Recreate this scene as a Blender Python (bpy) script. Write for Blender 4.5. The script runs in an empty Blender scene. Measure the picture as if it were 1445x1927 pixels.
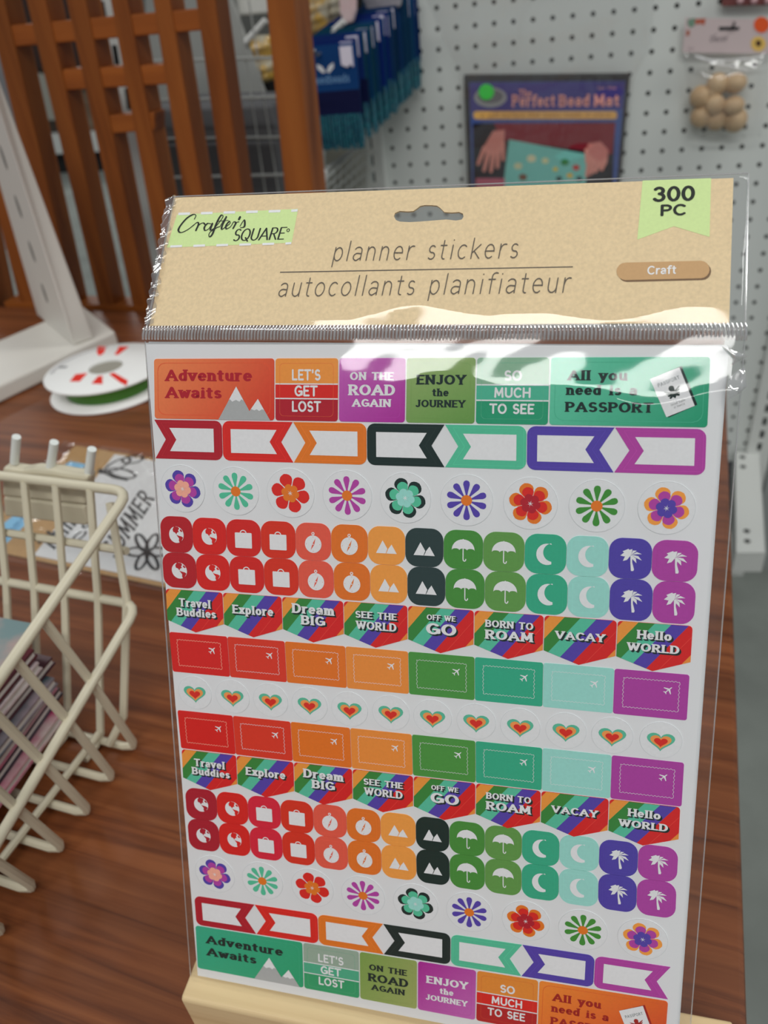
import bpy, bmesh, math, random
from mathutils import Vector, Matrix
random.seed(7)
PI = math.pi
SC = bpy.context.scene
COL = SC.collection
# ------------------------------------------------------------------ camera
F = 1447.0; PX = 722.5; PY = 963.5
HC = 0.246                                   # lens height over the table top
R_C2W = Matrix(((0.993313730, -0.115446240, 0.0),
                (-0.0654919678, -0.563500993, 0.823515290),
                (-0.0950717437, -0.818009044, -0.567294075)))   # x right, y down, z forward -> world
CAMP = Vector((0, 0, HC))
cam = bpy.data.cameras.new('camera'); camo = bpy.data.objects.new('camera', cam); COL.objects.link(camo)
xr = R_C2W.col[0]; yd = R_C2W.col[1]; zf = R_C2W.col[2]
camo.matrix_world = Matrix(((xr[0], -yd[0], -zf[0], 0), (xr[1], -yd[1], -zf[1], 0), (xr[2], -yd[2], -zf[2], HC), (0, 0, 0, 1)))
cam.sensor_fit = 'VERTICAL'; cam.sensor_height = 36.0; cam.sensor_width = 27.0
cam.lens = 36.0 * F / 1927.0
cam.clip_start = 0.01; cam.clip_end = 50
cam.dof.use_dof = True; cam.dof.focus_distance = 0.170; cam.dof.aperture_fstop = 20.0
SC.camera = camo
# ------------------------------------------------------------------ view, world, lights
SC.view_settings.view_transform = 'Standard'; SC.view_settings.look = 'None'
SC.view_settings.gamma = 1.0; SC.view_settings.use_curve_mapping = False
SC.view_settings.exposure = -0.06
W = bpy.data.worlds.new('store_air'); SC.world = W; W.use_nodes = True
W.node_tree.nodes['Background'].inputs[0].default_value = (0.80, 0.86, 0.92, 1)
W.node_tree.nodes['Background'].inputs[1].default_value = 0.22
def area(name, loc, target, sx, sy, power, color=(1, 1, 0.97)):
    l = bpy.data.lights.new(name, 'AREA'); l.shape = 'RECTANGLE'; l.size = sx; l.size_y = sy
    l.energy = power; l.color = color
    o = bpy.data.objects.new(name, l); COL.objects.link(o); o.location = loc
    d = Vector(target) - Vector(loc); o.rotation_euler = d.to_track_quat('-Z', 'Y').to_euler()
    return o
# ceiling tube fixtures of the shop, some added as fill, 1.9 m above the table, facing straight down
YAW = math.radians(-20)
def fixture(x, y, p, sx=2.4, sy=0.30, z=2.05):
    o = area('ceiling_light', (x, y, z), (x, y, 0), sx, sy, p); o.rotation_euler = (0, 0, YAW); return o
fixture(-0.35, -1.20, 40)
fixture(1.9, 0.1, 26)  # unseen light added in front of the pegboard to brighten it
fixture(-2.0, 1.6, 14)
fixture(0.3, -3.2, 30)
fixture(-1.6, 4.6, 30)  # added to light the far end of the room, no source seen
fixture(-2.8, 7.4, 40)  # second light added over the far end

# ------------------------------------------------------------------ rays and planes
def ray(x, y):
    return (R_C2W @ Vector((x - PX, y - PY, F))).normalized()
def on_plane(x, y, p0, n):
    r = ray(x, y); return CAMP + r * ((Vector(p0) - CAMP).dot(n) / r.dot(n))
E1 = Vector((0.9225, -0.386, 0)).normalized(); E2 = Vector((0.386, 0.9225, 0)).normalized(); EZ = Vector((0, 0, 1))
def tab(x, y, z=0.0): return on_plane(x, y, (0, 0, z), EZ)       # a point at height z over the table
def lat(x, y, d): return on_plane(x, y, E2 * d, E2)              # a point on the upright plane at depth d
KT = HC / 0.234                                                  # scale of the table world
pa = math.radians(-17.3)
F1 = Vector((math.cos(pa), math.sin(pa), 0)); F2 = Vector((-math.sin(pa), math.cos(pa), 0))
PEGD = 1.217
def peg(x, y, off=0.0): return on_plane(x, y, F2 * (PEGD - off), F2)

# ------------------------------------------------------------------ colours and materials
def lin(c):
    c = c / 255.0
    return c / 12.92 if c <= 0.04045 else ((c + 0.055) / 1.055) ** 2.4
def C(r, g, b, k=1.0): return (min(1, lin(r) * k), min(1, lin(g) * k), min(1, lin(b) * k), 1)
MATS = {}
def mat(name, color, rough=0.6, metallic=0.0, spec=0.5, noise=None, bump=None, coat=0.0, trans=0.0):
    if name in MATS: return MATS[name]
    m = bpy.data.materials.new(name); m.use_nodes = True; nt = m.node_tree; b = nt.nodes['Principled BSDF']
    b.inputs['Base Color'].default_value = color; b.inputs['Roughness'].default_value = rough
    b.inputs['Metallic'].default_value = metallic; b.inputs['Specular IOR Level'].default_value = spec
    b.inputs['Coat Weight'].default_value = coat
    if trans: b.inputs['Transmission Weight'].default_value = trans
    tc = nt.nodes.new('ShaderNodeTexCoord')
    if noise:   # (scale, amount, second colour)
        n = nt.nodes.new('ShaderNodeTexNoise'); n.inputs['Scale'].default_value = noise[0]; n.inputs['Detail'].default_value = 5
        r = nt.nodes.new('ShaderNodeValToRGB'); r.color_ramp.elements[0].position = 0.5 - noise[1]; r.color_ramp.elements[1].position = 0.5 + noise[1]
        r.color_ramp.elements[0].color = noise[2]; r.color_ramp.elements[1].color = color
        nt.links.new(tc.outputs['Object'], n.inputs['Vector']); nt.links.new(n.outputs['Fac'], r.inputs['Fac'])
        nt.links.new(r.outputs['Color'], b.inputs['Base Color'])
    if bump:
        n2 = nt.nodes.new('ShaderNodeTexNoise'); n2.inputs['Scale'].default_value = bump[0]
        bp = nt.nodes.new('ShaderNodeBump'); bp.inputs['Strength'].default_value = bump[1]; bp.inputs['Distance'].default_value = 0.001
        nt.links.new(tc.outputs['Object'], n2.inputs['Vector']); nt.links.new(n2.outputs['Fac'], bp.inputs['Height']); nt.links.new(bp.outputs['Normal'], b.inputs['Normal'])
    MATS[name] = m; return m
def print_mat(name, rough=0.5, grain=None, coat=0.0):
    """printed paper: the ink is the mesh's own colour attribute; grain = (scale, amount)"""
    if name in MATS: return MATS[name]
    m = bpy.data.materials.new(name); m.use_nodes = True; nt = m.node_tree; b = nt.nodes['Principled BSDF']
    a = nt.nodes.new('ShaderNodeVertexColor'); a.layer_name = 'ink'; out = a.outputs['Color']
    if grain:
        tc = nt.nodes.new('ShaderNodeTexCoord'); mp = nt.nodes.new('ShaderNodeMapping'); mp.inputs['Scale'].default_value = (1, 1, 1)
        n = nt.nodes.new('ShaderNodeTexNoise'); n.inputs['Scale'].default_value = grain[0]; n.inputs['Detail'].default_value = 6
        nt.links.new(tc.outputs['Object'], n.inputs['Vector'])
        mr = nt.nodes.new('ShaderNodeMapRange'); mr.inputs['From Min'].default_value = 0.3; mr.inputs['From Max'].default_value = 0.7
        mr.inputs['To Min'].default_value = 1 - grain[1]; mr.inputs['To Max'].default_value = 1 + grain[1]
        nt.links.new(n.outputs['Fac'], mr.inputs['Value'])
        mx = nt.nodes.new('ShaderNodeVectorMath'); mx.operation = 'SCALE'
        nt.links.new(out, mx.inputs[0]); nt.links.new(mr.outputs['Result'], mx.inputs['Scale']); out = mx.outputs['Vector']
    nt.links.new(out, b.inputs['Base Color']); b.inputs['Roughness'].default_value = rough; b.inputs['Specular IOR Level'].default_value = 0.2
    MATS[name] = m; return m
def film_mat(name, ior=1.5, rough=0.03, haze=0.0, tint=(1, 1, 1, 1), gain=1.0, bump=None, hazecol=(0.8, 0.8, 0.8, 1)):
    """thin clear plastic: passes light, mirrors by Fresnel, a little milky"""
    if name in MATS: return MATS[name]
    m = bpy.data.materials.new(name); m.use_nodes = True; nt = m.node_tree; nt.nodes.clear()
    o = nt.nodes.new('ShaderNodeOutputMaterial'); t = nt.nodes.new('ShaderNodeBsdfTransparent'); t.inputs[0].default_value = tint
    d = nt.nodes.new('ShaderNodeBsdfDiffuse'); d.inputs[0].default_value = hazecol
    g = nt.nodes.new('ShaderNodeBsdfGlossy'); g.inputs['Roughness'].default_value = rough
    ge = nt.nodes.new('ShaderNodeNewGeometry'); dt = nt.nodes.new('ShaderNodeVectorMath'); dt.operation = 'DOT_PRODUCT'
    nt.links.new(ge.outputs['Incoming'], dt.inputs[0]); nt.links.new(ge.outputs['Normal'], dt.inputs[1])
    def mth(op, a, b=None, clamp=False):
        q = nt.nodes.new('ShaderNodeMath'); q.operation = op; q.use_clamp = clamp
        for i, x in enumerate((a, b)):
            if x is None: continue
            if isinstance(x, (int, float)): q.inputs[i].default_value = x
            else: nt.links.new(x, q.inputs[i])
        return q.outputs[0]
    r0 = 2 * ((ior - 1) / (ior + 1)) ** 2
    fr = mth('ADD', mth('MULTIPLY', mth('POWER', mth('SUBTRACT', 1.0, mth('ABSOLUTE', dt.outputs['Value']), True), 5.0), 1 - r0), r0)
    mul = nt.nodes.new('ShaderNodeMath'); mul.operation = 'MULTIPLY'; mul.inputs[1].default_value = gain; mul.use_clamp = True
    m1 = nt.nodes.new('ShaderNodeMixShader'); m1.inputs[0].default_value = haze
    m2 = nt.nodes.new('ShaderNodeMixShader')
    nt.links.new(t.outputs[0], m1.inputs[1]); nt.links.new(d.outputs[0], m1.inputs[2])
    nt.links.new(fr, mul.inputs[0]); nt.links.new(mul.outputs[0], m2.inputs[0])
    nt.links.new(m1.outputs[0], m2.inputs[1]); nt.links.new(g.outputs[0], m2.inputs[2]); nt.links.new(m2.outputs[0], o.inputs[0])
    if bump:
        tc = nt.nodes.new('ShaderNodeTexCoord'); n2 = nt.nodes.new('ShaderNodeTexNoise'); n2.inputs['Scale'].default_value = bump[0]; n2.inputs['Detail'].default_value = 2
        bp = nt.nodes.new('ShaderNodeBump'); bp.inputs['Strength'].default_value = bump[1]; bp.inputs['Distance'].default_value = bump[2]
        nt.links.new(tc.outputs['Object'], n2.inputs['Vector']); nt.links.new(n2.outputs['Fac'], bp.inputs['Height'])
        nt.links.new(bp.outputs['Normal'], g.inputs['Normal'])
    MATS[name] = m; return m
def wood_mat(name, c1, c2, c3, axis, scale=1.0, rough=0.45, contrast=1.0):
    """grain runs along the world direction 'axis' (an angle in the xy plane, or 'z')"""
    if name in MATS: return MATS[name]
    m = bpy.data.materials.new(name); m.use_nodes = True; nt = m.node_tree; b = nt.nodes['Principled BSDF']
    tc = nt.nodes.new('ShaderNodeTexCoord')
    mp = nt.nodes.new('ShaderNodeMapping'); mp.vector_type = 'POINT'
    rot = nt.nodes.new('ShaderNodeVectorRotate'); rot.rotation_type = 'Z_AXIS'
    rot.inputs['Angle'].default_value = 0 if axis == 'z' else -axis
    nt.links.new(tc.outputs['Object'], rot.inputs['Vector']); nt.links.new(rot.outputs['Vector'], mp.inputs['Vector'])
    mp.inputs['Scale'].default_value = (60 * scale, 60 * scale, 4 * scale) if axis == 'z' else (3.2 * scale, 80 * scale, 60 * scale)
    n = nt.nodes.new('ShaderNodeTexNoise'); n.inputs['Scale'].default_value = 1.0; n.inputs['Detail'].default_value = 7; n.inputs['Roughness'].default_value = 0.62; n.inputs['Distortion'].default_value = 0.6
    nt.links.new(mp.outputs[0], n.inputs['Vector'])
    r = nt.nodes.new('ShaderNodeValToRGB'); e = r.color_ramp.elements
    e[0].position = 0.30; e[0].color = c3; e[1].position = 0.68; e[1].color = c1
    k = r.color_ramp.elements.new(0.46); k.color = c2
    nt.links.new(n.outputs['Fac'], r.inputs['Fac'])
    n3 = nt.nodes.new('ShaderNodeTexNoise'); n3.inputs['Scale'].default_value = 4.0; n3.inputs['Detail'].default_value = 2
    nt.links.new(mp.outputs[0], n3.inputs['Vector']); n3.inputs['Scale'].default_value = 0.25
    mr = nt.nodes.new('ShaderNodeMapRange'); mr.inputs['To Min'].default_value = 0.75; mr.inputs['To Max'].default_value = 1.25
    mr.inputs['From Min'].default_value = 0.3; mr.inputs['From Max'].default_value = 0.7
    nt.links.new(n3.outputs['Fac'], mr.inputs['Value'])
    sc = nt.nodes.new('ShaderNodeVectorMath'); sc.operation = 'SCALE'; nt.links.new(r.outputs['Color'], sc.inputs[0]); nt.links.new(mr.outputs['Result'], sc.inputs['Scale'])
    nt.links.new(sc.outputs['Vector'], b.inputs['Base Color']); b.inputs['Roughness'].default_value = rough; b.inputs['Specular IOR Level'].default_value = 0.35
    MATS[name] = m; return m

# ------------------------------------------------------------------ object helpers
def link_mesh(name, verts, faces, mats, parent=None, mi=None, ink=None, smooth=False):
    me = bpy.data.meshes.new(name); me.from_pydata([tuple(v) for v in verts], [], faces)
    if not isinstance(mats, (list, tuple)): mats = [mats]
    for m in mats: me.materials.append(m)
    if mi: me.polygons.foreach_set('material_index', mi)
    if ink is not None:
        at = me.color_attributes.new('ink', 'FLOAT_COLOR', 'CORNER'); flat = []
        for p in me.polygons:
            for vi in p.vertices: flat.extend(ink[vi])
        at.data.foreach_set('color', flat)
    if smooth:
        me.polygons.foreach_set('use_smooth', [True] * len(me.polygons))
    me.update()
    o = bpy.data.objects.new(name, me); COL.objects.link(o)
    if parent: o.parent = parent
    return o
def tag(o, label=None, cat=None, group=None, kind=None):
    if label: o['label'] = label
    if cat: o['category'] = cat
    if group: o['group'] = group
    if kind: o['kind'] = kind
    return o
def thing(name, label, cat, loc=(0, 0, 0), group=None):
    o = bpy.data.objects.new(name, None); o.empty_display_size = 0.02; COL.objects.link(o)
    tag(o, label, cat, group); o.location = loc
    return o
class MB:
    """collects solids in world space, builds one mesh; parts of a thing subtract its base point"""
    def __init__(s): s.v = []; s.f = []; s.mi = []; s.ink = []
    def add(s, vs, fs, mi=0, ink=None):
        k = len(s.v); s.v += [Vector(v) for v in vs]; s.f += [[i + k for i in f] for f in fs]; s.mi += [mi] * len(fs)
        s.ink += [ink or (0.8, 0.8, 0.8, 1)] * len(vs); return s
    def prism(s, poly, ext, mi=0, ink=None):   # poly: 3D points, ext: extrusion vector
        n = len(poly); P = [Vector(p) for p in poly]; Q = [p + Vector(ext) for p in P]
        s.add(P + Q, [list(range(n))[::-1], list(range(n, 2 * n))] + [[i, (i + 1) % n, n + (i + 1) % n, n + i] for i in range(n)], mi, ink); return s
    def box(s, c, ax, ay, az, mi=0, ink=None):   # centre and three half vectors
        c = Vector(c); ax = Vector(ax); ay = Vector(ay); az = Vector(az)
        s.prism([c - ax - ay - az, c + ax - ay - az, c + ax + ay - az, c - ax + ay - az], az * 2, mi, ink); return s
    def tube(s, pts, r, n=8, mi=0, closed=False, caps=True, ink=None, r2=None):
        P = [Vector(p) for p in pts]; m = len(P); rings = []
        up = None
        for i, p in enumerate(P):
            if closed: d = (P[(i + 1) % m] - P[i - 1])
            else: d = P[min(i + 1, m - 1)] - P[max(i - 1, 0)]
            d = d.normalized()
            if up is None:
                up = Vector((0, 0, 1)) if abs(d.z) < 0.9 else Vector((1, 0, 0))
            a = up - d * up.dot(d)
            if a.length < 1e-4: a = Vector((1, 0, 0)) - d * d.x
            a.normalize(); up = a; b = d.cross(a)
            rr = r if r2 is None else r + (r2 - r) * i / max(1, m - 1)
            rings.append([p + (a * math.cos(2 * PI * k / n) + b * math.sin(2 * PI * k / n)) * rr for k in range(n)])
        vs = [v for g in rings for v in g]; fs = []
        for i in range(m if closed else m - 1):
            j = (i + 1) % m
            for k in range(n):
                fs.append([i * n + k, i * n + (k + 1) % n, j * n + (k + 1) % n, j * n + k])
        if caps and not closed: fs += [list(range(n))[::-1], [(m - 1) * n + k for k in range(n)]]
        s.add(vs, fs, mi, ink); return s
    def lathe(s, c, prof, n=40, mi=0, ax=Vector((1, 0, 0)), ay=Vector((0, 1, 0)), az=Vector((0, 0, 1)), ink=None):
        c = Vector(c); m = len(prof); vs = []; fs = []
        for (r, h) in prof:
            for k in range(n):
                a = 2 * PI * k / n; vs.append(c + (ax * math.cos(a) + ay * math.sin(a)) * r + az * h)
        for i in range(m - 1):
            for k in range(n): fs.append([i * n + k, i * n + (k + 1) % n, (i + 1) * n + (k + 1) % n, (i + 1) * n + k])
        s.add(vs, fs, mi, ink); return s
    def ball(s, c, r, sx=1, sy=1, sz=1, n=14, m=8, mi=0, ink=None):
        prof = []
        vs = []; fs = []; c = Vector(c)
        for i in range(m + 1):
            t = PI * i / m
            for k in range(n):
                a = 2 * PI * k / n; vs.append(c + Vector((math.sin(t) * math.cos(a) * r * sx, math.sin(t) * math.sin(a) * r * sy, math.cos(t) * r * sz)))
        for i in range(m):
            for k in range(n): fs.append([i * n + k, (i + 1) * n + k, (i + 1) * n + (k + 1) % n, i * n + (k + 1) % n])
        s.add(vs, fs, mi, ink); return s
    def build(s, name, mats, parent=None, smooth=False, base=None, ink=False):
        if parent is not None and base is None: base = parent
        off = Vector((0, 0, 0)); q = base
        while q is not None: off += q.location; q = q.parent
        loc = None
        vs = [v - off for v in s.v]
        if parent is None:      # a thing of one mesh: origin at its base centre
            c = sum(vs, Vector()) / len(vs); c.z = min(v.z for v in vs); vs = [v - c for v in vs]; loc = c
        o = link_mesh(name, vs, s.f, mats, parent, s.mi, s.ink if ink else None)
        if loc is not None: o.location = loc
        if smooth:
            me = o.data; me.polygons.foreach_set('use_smooth', [True] * len(me.polygons))
            try: me.set_sharp_from_angle(angle=math.radians(40))
            except Exception: pass
        return o
def bevel(o, w, seg=2):
    b = o.modifiers.new('bevel', 'BEVEL'); b.width = w; b.segments = seg; b.limit_method = 'ANGLE'; return o

# ------------------------------------------------------------------ flat print on a plane
class Frame:
    """a plane with an origin, two unit axes (a right, b DOWN) and a normal to the viewer"""
    def __init__(s, o, a, b, n): s.o = Vector(o); s.a = Vector(a).normalized(); s.b = Vector(b).normalized(); s.n = Vector(n).normalized()
    def P(s, u, v, h=0.0): return s.o + s.a * u + s.b * v + s.n * h
    def uv(s, x, y):
        p = on_plane(x, y, s.o, s.n) - s.o; return (p.dot(s.a), p.dot(s.b))
STEP = 0.00003
class Ink:
    """printed shapes on a frame; m maps local (s, t) to the frame's (u, v)"""
    def __init__(s, fr, m=None, base=0.0): s.fr = fr; s.m = m or (lambda a, b: (a, b)); s.v = []; s.f = []; s.c = []; s.base = base
    def poly(s, pts, col, lvl=1):
        if len(pts) < 3: return
        k = len(s.v)
        for (a, b) in pts:
            u, v = s.m(a, b); s.v.append(s.fr.P(u, v, s.base + lvl * STEP + (len(s.f) % 9) * 1.6e-6)); s.c.append(col(a, b) if callable(col) else col)
        s.f.append(list(range(k, k + len(pts))))
    def solid(s, pts, col, h):      # raised slab from the sheet up to h
        k = len(s.v); n = len(pts)
        for hh in (0.0, h):
            for (a, b) in pts:
                u, v = s.m(a, b); s.v.append(s.fr.P(u, v, hh)); s.c.append(col(a, b) if callable(col) else col)
        s.f.append(list(range(k + n, k + 2 * n)))
        s.f += [[k + i, k + (i + 1) % n, k + n + (i + 1) % n, k + n + i] for i in range(n)]
    def build(s, name, m, parent): 
        off = Vector((0, 0, 0)); q = parent
        while q is not None: off += q.location; q = q.parent
        return link_mesh(name, [v - off for v in s.v], s.f, m, parent, None, s.c)
def rrect(x0, y0, x1, y1, rx, ry, n=5, corners=(1, 1, 1, 1)):
    out = []
    for (cx, cy, a0, on, qx, qy) in ((x1 - rx, y0 + ry, -90, corners[1], x1, y0), (x1 - rx, y1 - ry, 0, corners[2], x1, y1), (x0 + rx, y1 - ry, 90, corners[3], x0, y1), (x0 + rx, y0 + ry, 180, corners[0], x0, y0)):
        if on:
            for i in range(n + 1):
                a = math.radians(a0 + 90 * i / n); out.append((cx + rx * math.cos(a), cy + ry * math.sin(a)))
        else: out.append((qx, qy))
    return out
def ell(cx, cy, rx, ry, n=20, a0=0, a1=360):
    full = (a1 - a0) >= 360
    return [(cx + rx * math.cos(math.radians(a0 + (a1 - a0) * i / (n if full else n - 1))), cy + ry * math.sin(math.radians(a0 + (a1 - a0) * i / (n if full else n - 1)))) for i in range(n)]
def hull(pts):
    pts = sorted(set((round(p[0], 7), round(p[1], 7)) for p in pts))
    if len(pts) < 3: return pts
    def half(ps):
        h = []
        for p in ps:
            while len(h) > 1 and (h[-1][0] - h[-2][0]) * (p[1] - h[-2][1]) - (h[-1][1] - h[-2][1]) * (p[0] - h[-2][0]) <= 1e-12: h.pop()
            h.append(p)
        return h
    a = half(pts); b = half(pts[::-1]); return a[:-1] + b[:-1]
def clip(poly, f):     # keep where f(p) >= 0
    out = []
    for i in range(len(poly)):
        p = poly[i]; q = poly[(i + 1) % len(poly)]; a = f(p); b = f(q)
        if a >= 0: out.append(p)
        if (a >= 0) != (b >= 0):
            t = a / (a - b); out.append((p[0] + (q[0] - p[0]) * t, p[1] + (q[1] - p[1]) * t))
    return out

# ------------------------------------------------------------------ skeleton letters (x right, y up, capital height 1)
def A_(cx, cy, rx, ry, a0, a1, n=9):
    return [(cx + rx * math.cos(math.radians(a0 + (a1 - a0) * i / (n - 1))), cy + ry * math.sin(math.radians(a0 + (a1 - a0) * i / (n - 1)))) for i in range(n)]
XH = 0.68
def glyphs():
    G = {}
    def g(ch, w, strokes, serifs=()): G[ch] = (w, strokes, serifs)
    g('A', .80, [[(0, 0), (.4, 1)], [(.4, 1), (.8, 0)], [(.16, .32), (.64, .32)]], [(0.02, 0), (.78, 0)])
    g('B', .62, [[(.05, 0), (.05, 1)], [(.05, 1)] + A_(.32, .76, .25, .24, 90, -90) + [(.05, .52)], [(.05, .52)] + A_(.35, .26, .27, .26, 90, -90) + [(.05, 0)]], [(.05, 0), (.05, 1)])
    g('C', .70, [A_(.4, .5, .37, .5, 48, 312, 14)], [])
    g('D', .70, [[(.05, 0), (.05, 1)], [(.05, 1)] + A_(.3, .5, .38, .5, 90, -90, 12) + [(.05, 0)]], [(.05, 0), (.05, 1)])
    g('E', .55, [[(.55, 1), (.05, 1), (.05, 0), (.55, 0)], [(.05, .52), (.45, .52)]], [(.05, 0), (.05, 1)])
    g('F', .52, [[(.54, 1), (.05, 1), (.05, 0)], [(.05, .5), (.44, .5)]], [(.05, 0), (.05, 1)])
    g('G', .74, [A_(.4, .5, .37, .5, 48, 345, 15), [(.45, .44), (.75, .44), (.75, .1)]], [])
    g('H', .70, [[(.05, 0), (.05, 1)], [(.68, 0), (.68, 1)], [(.05, .5), (.68, .5)]], [(.05, 0), (.05, 1), (.68, 0), (.68, 1)])
    g('I', .16, [[(.08, 0), (.08, 1)]], [(.08, 0), (.08, 1)])
    g('J', .48, [[(.4, 1), (.4, .25)] + A_(.2, .25, .2, .25, 0, -150, 8)], [(.4, 1)])
    g('L', .52, [[(.05, 1), (.05, 0), (.52, 0)]], [(.05, 0), (.05, 1)])
    g('M', .88, [[(.05, 0), (.1, 1), (.44, .2), (.78, 1), (.83, 0)]], [(.05, 0), (.83, 0), (.08, 1), (.8, 1)])
    g('N', .72, [[(.05, 0), (.05, 1), (.68, 0), (.68, 1)]], [(.05, 0), (.05, 1), (.68, 1)])
    g('O', .80, [A_(.4, .5, .38, .5, 90, 450, 20)], [])
    g('P', .60, [[(.05, 0), (.05, 1)] + A_(.32, .74, .27, .26, 90, -90) + [(.05, .48)]], [(.05, 0), (.05, 1)])
    g('Q', .80, [A_(.4, .5, .38, .5, 90, 450, 20), [(.45, .25), (.75, -.08)]], [])
    g('R', .66, [[(.05, 0), (.05, 1)] + A_(.32, .75, .26, .25, 90, -90) + [(.05, .5)], [(.3, .5), (.64, 0)]], [(.05, 0), (.05, 1), (.64, 0)])
    g('S', .56, [A_(.3, .74, .24, .26, 40, 270, 10) + A_(.3, .26, .26, .26, 90, -140, 10)], [])
    g('T', .66, [[(.0, 1), (.66, 1)], [(.33, 1), (.33, 0)]], [(.33, 0)])
    g('U', .70, [[(.05, 1), (.05, .32)] + A_(.36, .32, .31, .32, 180, 360, 10) + [(.67, 1)]], [(.05, 1), (.67, 1)])
    g('V', .76, [[(0, 1), (.38, 0), (.76, 1)]], [(.02, 1), (.74, 1)])
    g('W', 1.05, [[(0, 1), (.27, 0), (.52, .85), (.78, 0), (1.05, 1)]], [(.02, 1), (.52, 1), (1.03, 1)])
    g('Y', .72, [[(0, 1), (.36, .48), (.72, 1)], [(.36, .48), (.36, 0)]], [(.02, 1), (.7, 1), (.36, 0)])
    x = XH
    g('a', .46, [A_(.22, x * .72, .2, x * .28, 150, 0, 7) + [(.42, 0.02)], [(.42, x * .5)] + A_(.2, x * .27, .19, x * .27, 90, 270, 8) + [(.42, x * .2)]], [])
    g('b', .50, [[(.05, 1), (.05, 0)], A_(.26, x / 2, .22, x / 2, 90, 450, 14)], [(.05, 1)])
    g('c', .44, [A_(.25, x / 2, .23, x / 2, 50, 310, 12)], [])
    g('d', .50, [[(.45, 1), (.45, 0)], A_(.24, x / 2, .22, x / 2, 90, 450, 14)], [(.45, 1)])
    g('e', .48, [[(.03, x * .52), (.46, x * .52)] + A_(.25, x / 2, .22, x / 2, 0, 310, 13)], [])
    g('f', .32, [A_(.32, .82, .17, .18, 60, 180, 6) + [(.15, 0)], [(0, x), (.32, x)]], [(.15, 0)])
    g('g', .50, [A_(.24, x / 2, .22, x / 2, 90, 450, 14), [(.46, x), (.46, -.1)] + A_(.25, -.1, .21, .2, 0, -150, 7)], [])
    g('h', .50, [[(.05, 1), (.05, 0)], [(.05, x * .55)] + A_(.25, x * .6, .2, x * .4, 180, 0, 8) + [(.45, 0)]], [(.05, 1), (.05, 0), (.45, 0)])
    g('i', .14, [[(.07, x), (.07, 0)], [(.07, .93), (.07, .94)]], [(.07, 0)])
    g('k', .46, [[(.05, 1), (.05, 0)], [(.44, x), (.07, x * .42)], [(.16, x * .52), (.46, 0)]], [])
    g('l', .14, [[(.07, 1), (.07, 0)]], [(.07, 1), (.07, 0)])
    g('m', .80, [[(.05, x), (.05, 0)], [(.05, x * .55)] + A_(.22, x * .62, .17, x * .38, 180, 0, 7) + [(.39, 0)], [(.39, x * .55)] + A_(.57, x * .62, .17, x * .38, 180, 0, 7) + [(.74, 0)]], [(.05, x), (.05, 0), (.39, 0), (.74, 0)])
    g('n', .50, [[(.05, x), (.05, 0)], [(.05, x * .55)] + A_(.25, x * .6, .2, x * .4, 180, 0, 8) + [(.45, 0)]], [(.05, x), (.05, 0), (.45, 0)])
    g('o', .52, [A_(.26, x / 2, .24, x / 2, 90, 450, 16)], [])
    g('p', .50, [[(.05, x), (.05, -.3)], A_(.26, x / 2, .22, x / 2, 90, 450, 14)], [(.05, -.3)])
    g('r', .34, [[(.05, x), (.05, 0)], [(.05, x * .5)] + A_(.27, x * .62, .2, x * .38, 180, 70, 6)], [(.05, x), (.05, 0)])
    g('s', .38, [A_(.2, x * .74, .15, x * .26, 40, 270, 8) + A_(.2, x * .25, .17, x * .25, 90, -140, 8)], [])
    g('t', .32, [[(.14, .92), (.14, .14)] + A_(.26, .14, .12, .14, 180, 280, 5), [(0, x), (.3, x)]], [])
    g('u', .50, [[(.05, x), (.05, x * .4)] + A_(.25, x * .38, .2, x * .38, 180, 360, 8) + [(.45, x)], [(.45, x), (.45, 0)]], [(.45, 0)])
    g('v', .48, [[(0, x), (.24, 0), (.48, x)]], [(.02, x), (.46, x)])
    g('w', .70, [[(0, x), (.18, 0), (.35, x * .85), (.52, 0), (.70, x)]], [(.02, x), (.68, x)])
    g('x', .46, [[(0, x), (.46, 0)], [(.46, x), (0, 0)]], [(.02, x), (.44, x), (.02, 0), (.44, 0)])
    g('y', .48, [[(0, x), (.24, 0)], [(.48, x), (.14, -.3)]], [(.02, x), (.46, x)])
    g("'", .12, [[(.06, 1), (.06, .78)]], [])
    g('0', .56, [A_(.29, .5, .26, .5, 90, 450, 18)], [])
    g('3', .54, [A_(.25, .76, .22, .24, 150, -80, 9) + A_(.25, .27, .26, .27, 85, -150, 10)], [])
    g(' ', .30, [], [])
    return G
GL = glyphs()
PENC = {}
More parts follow.
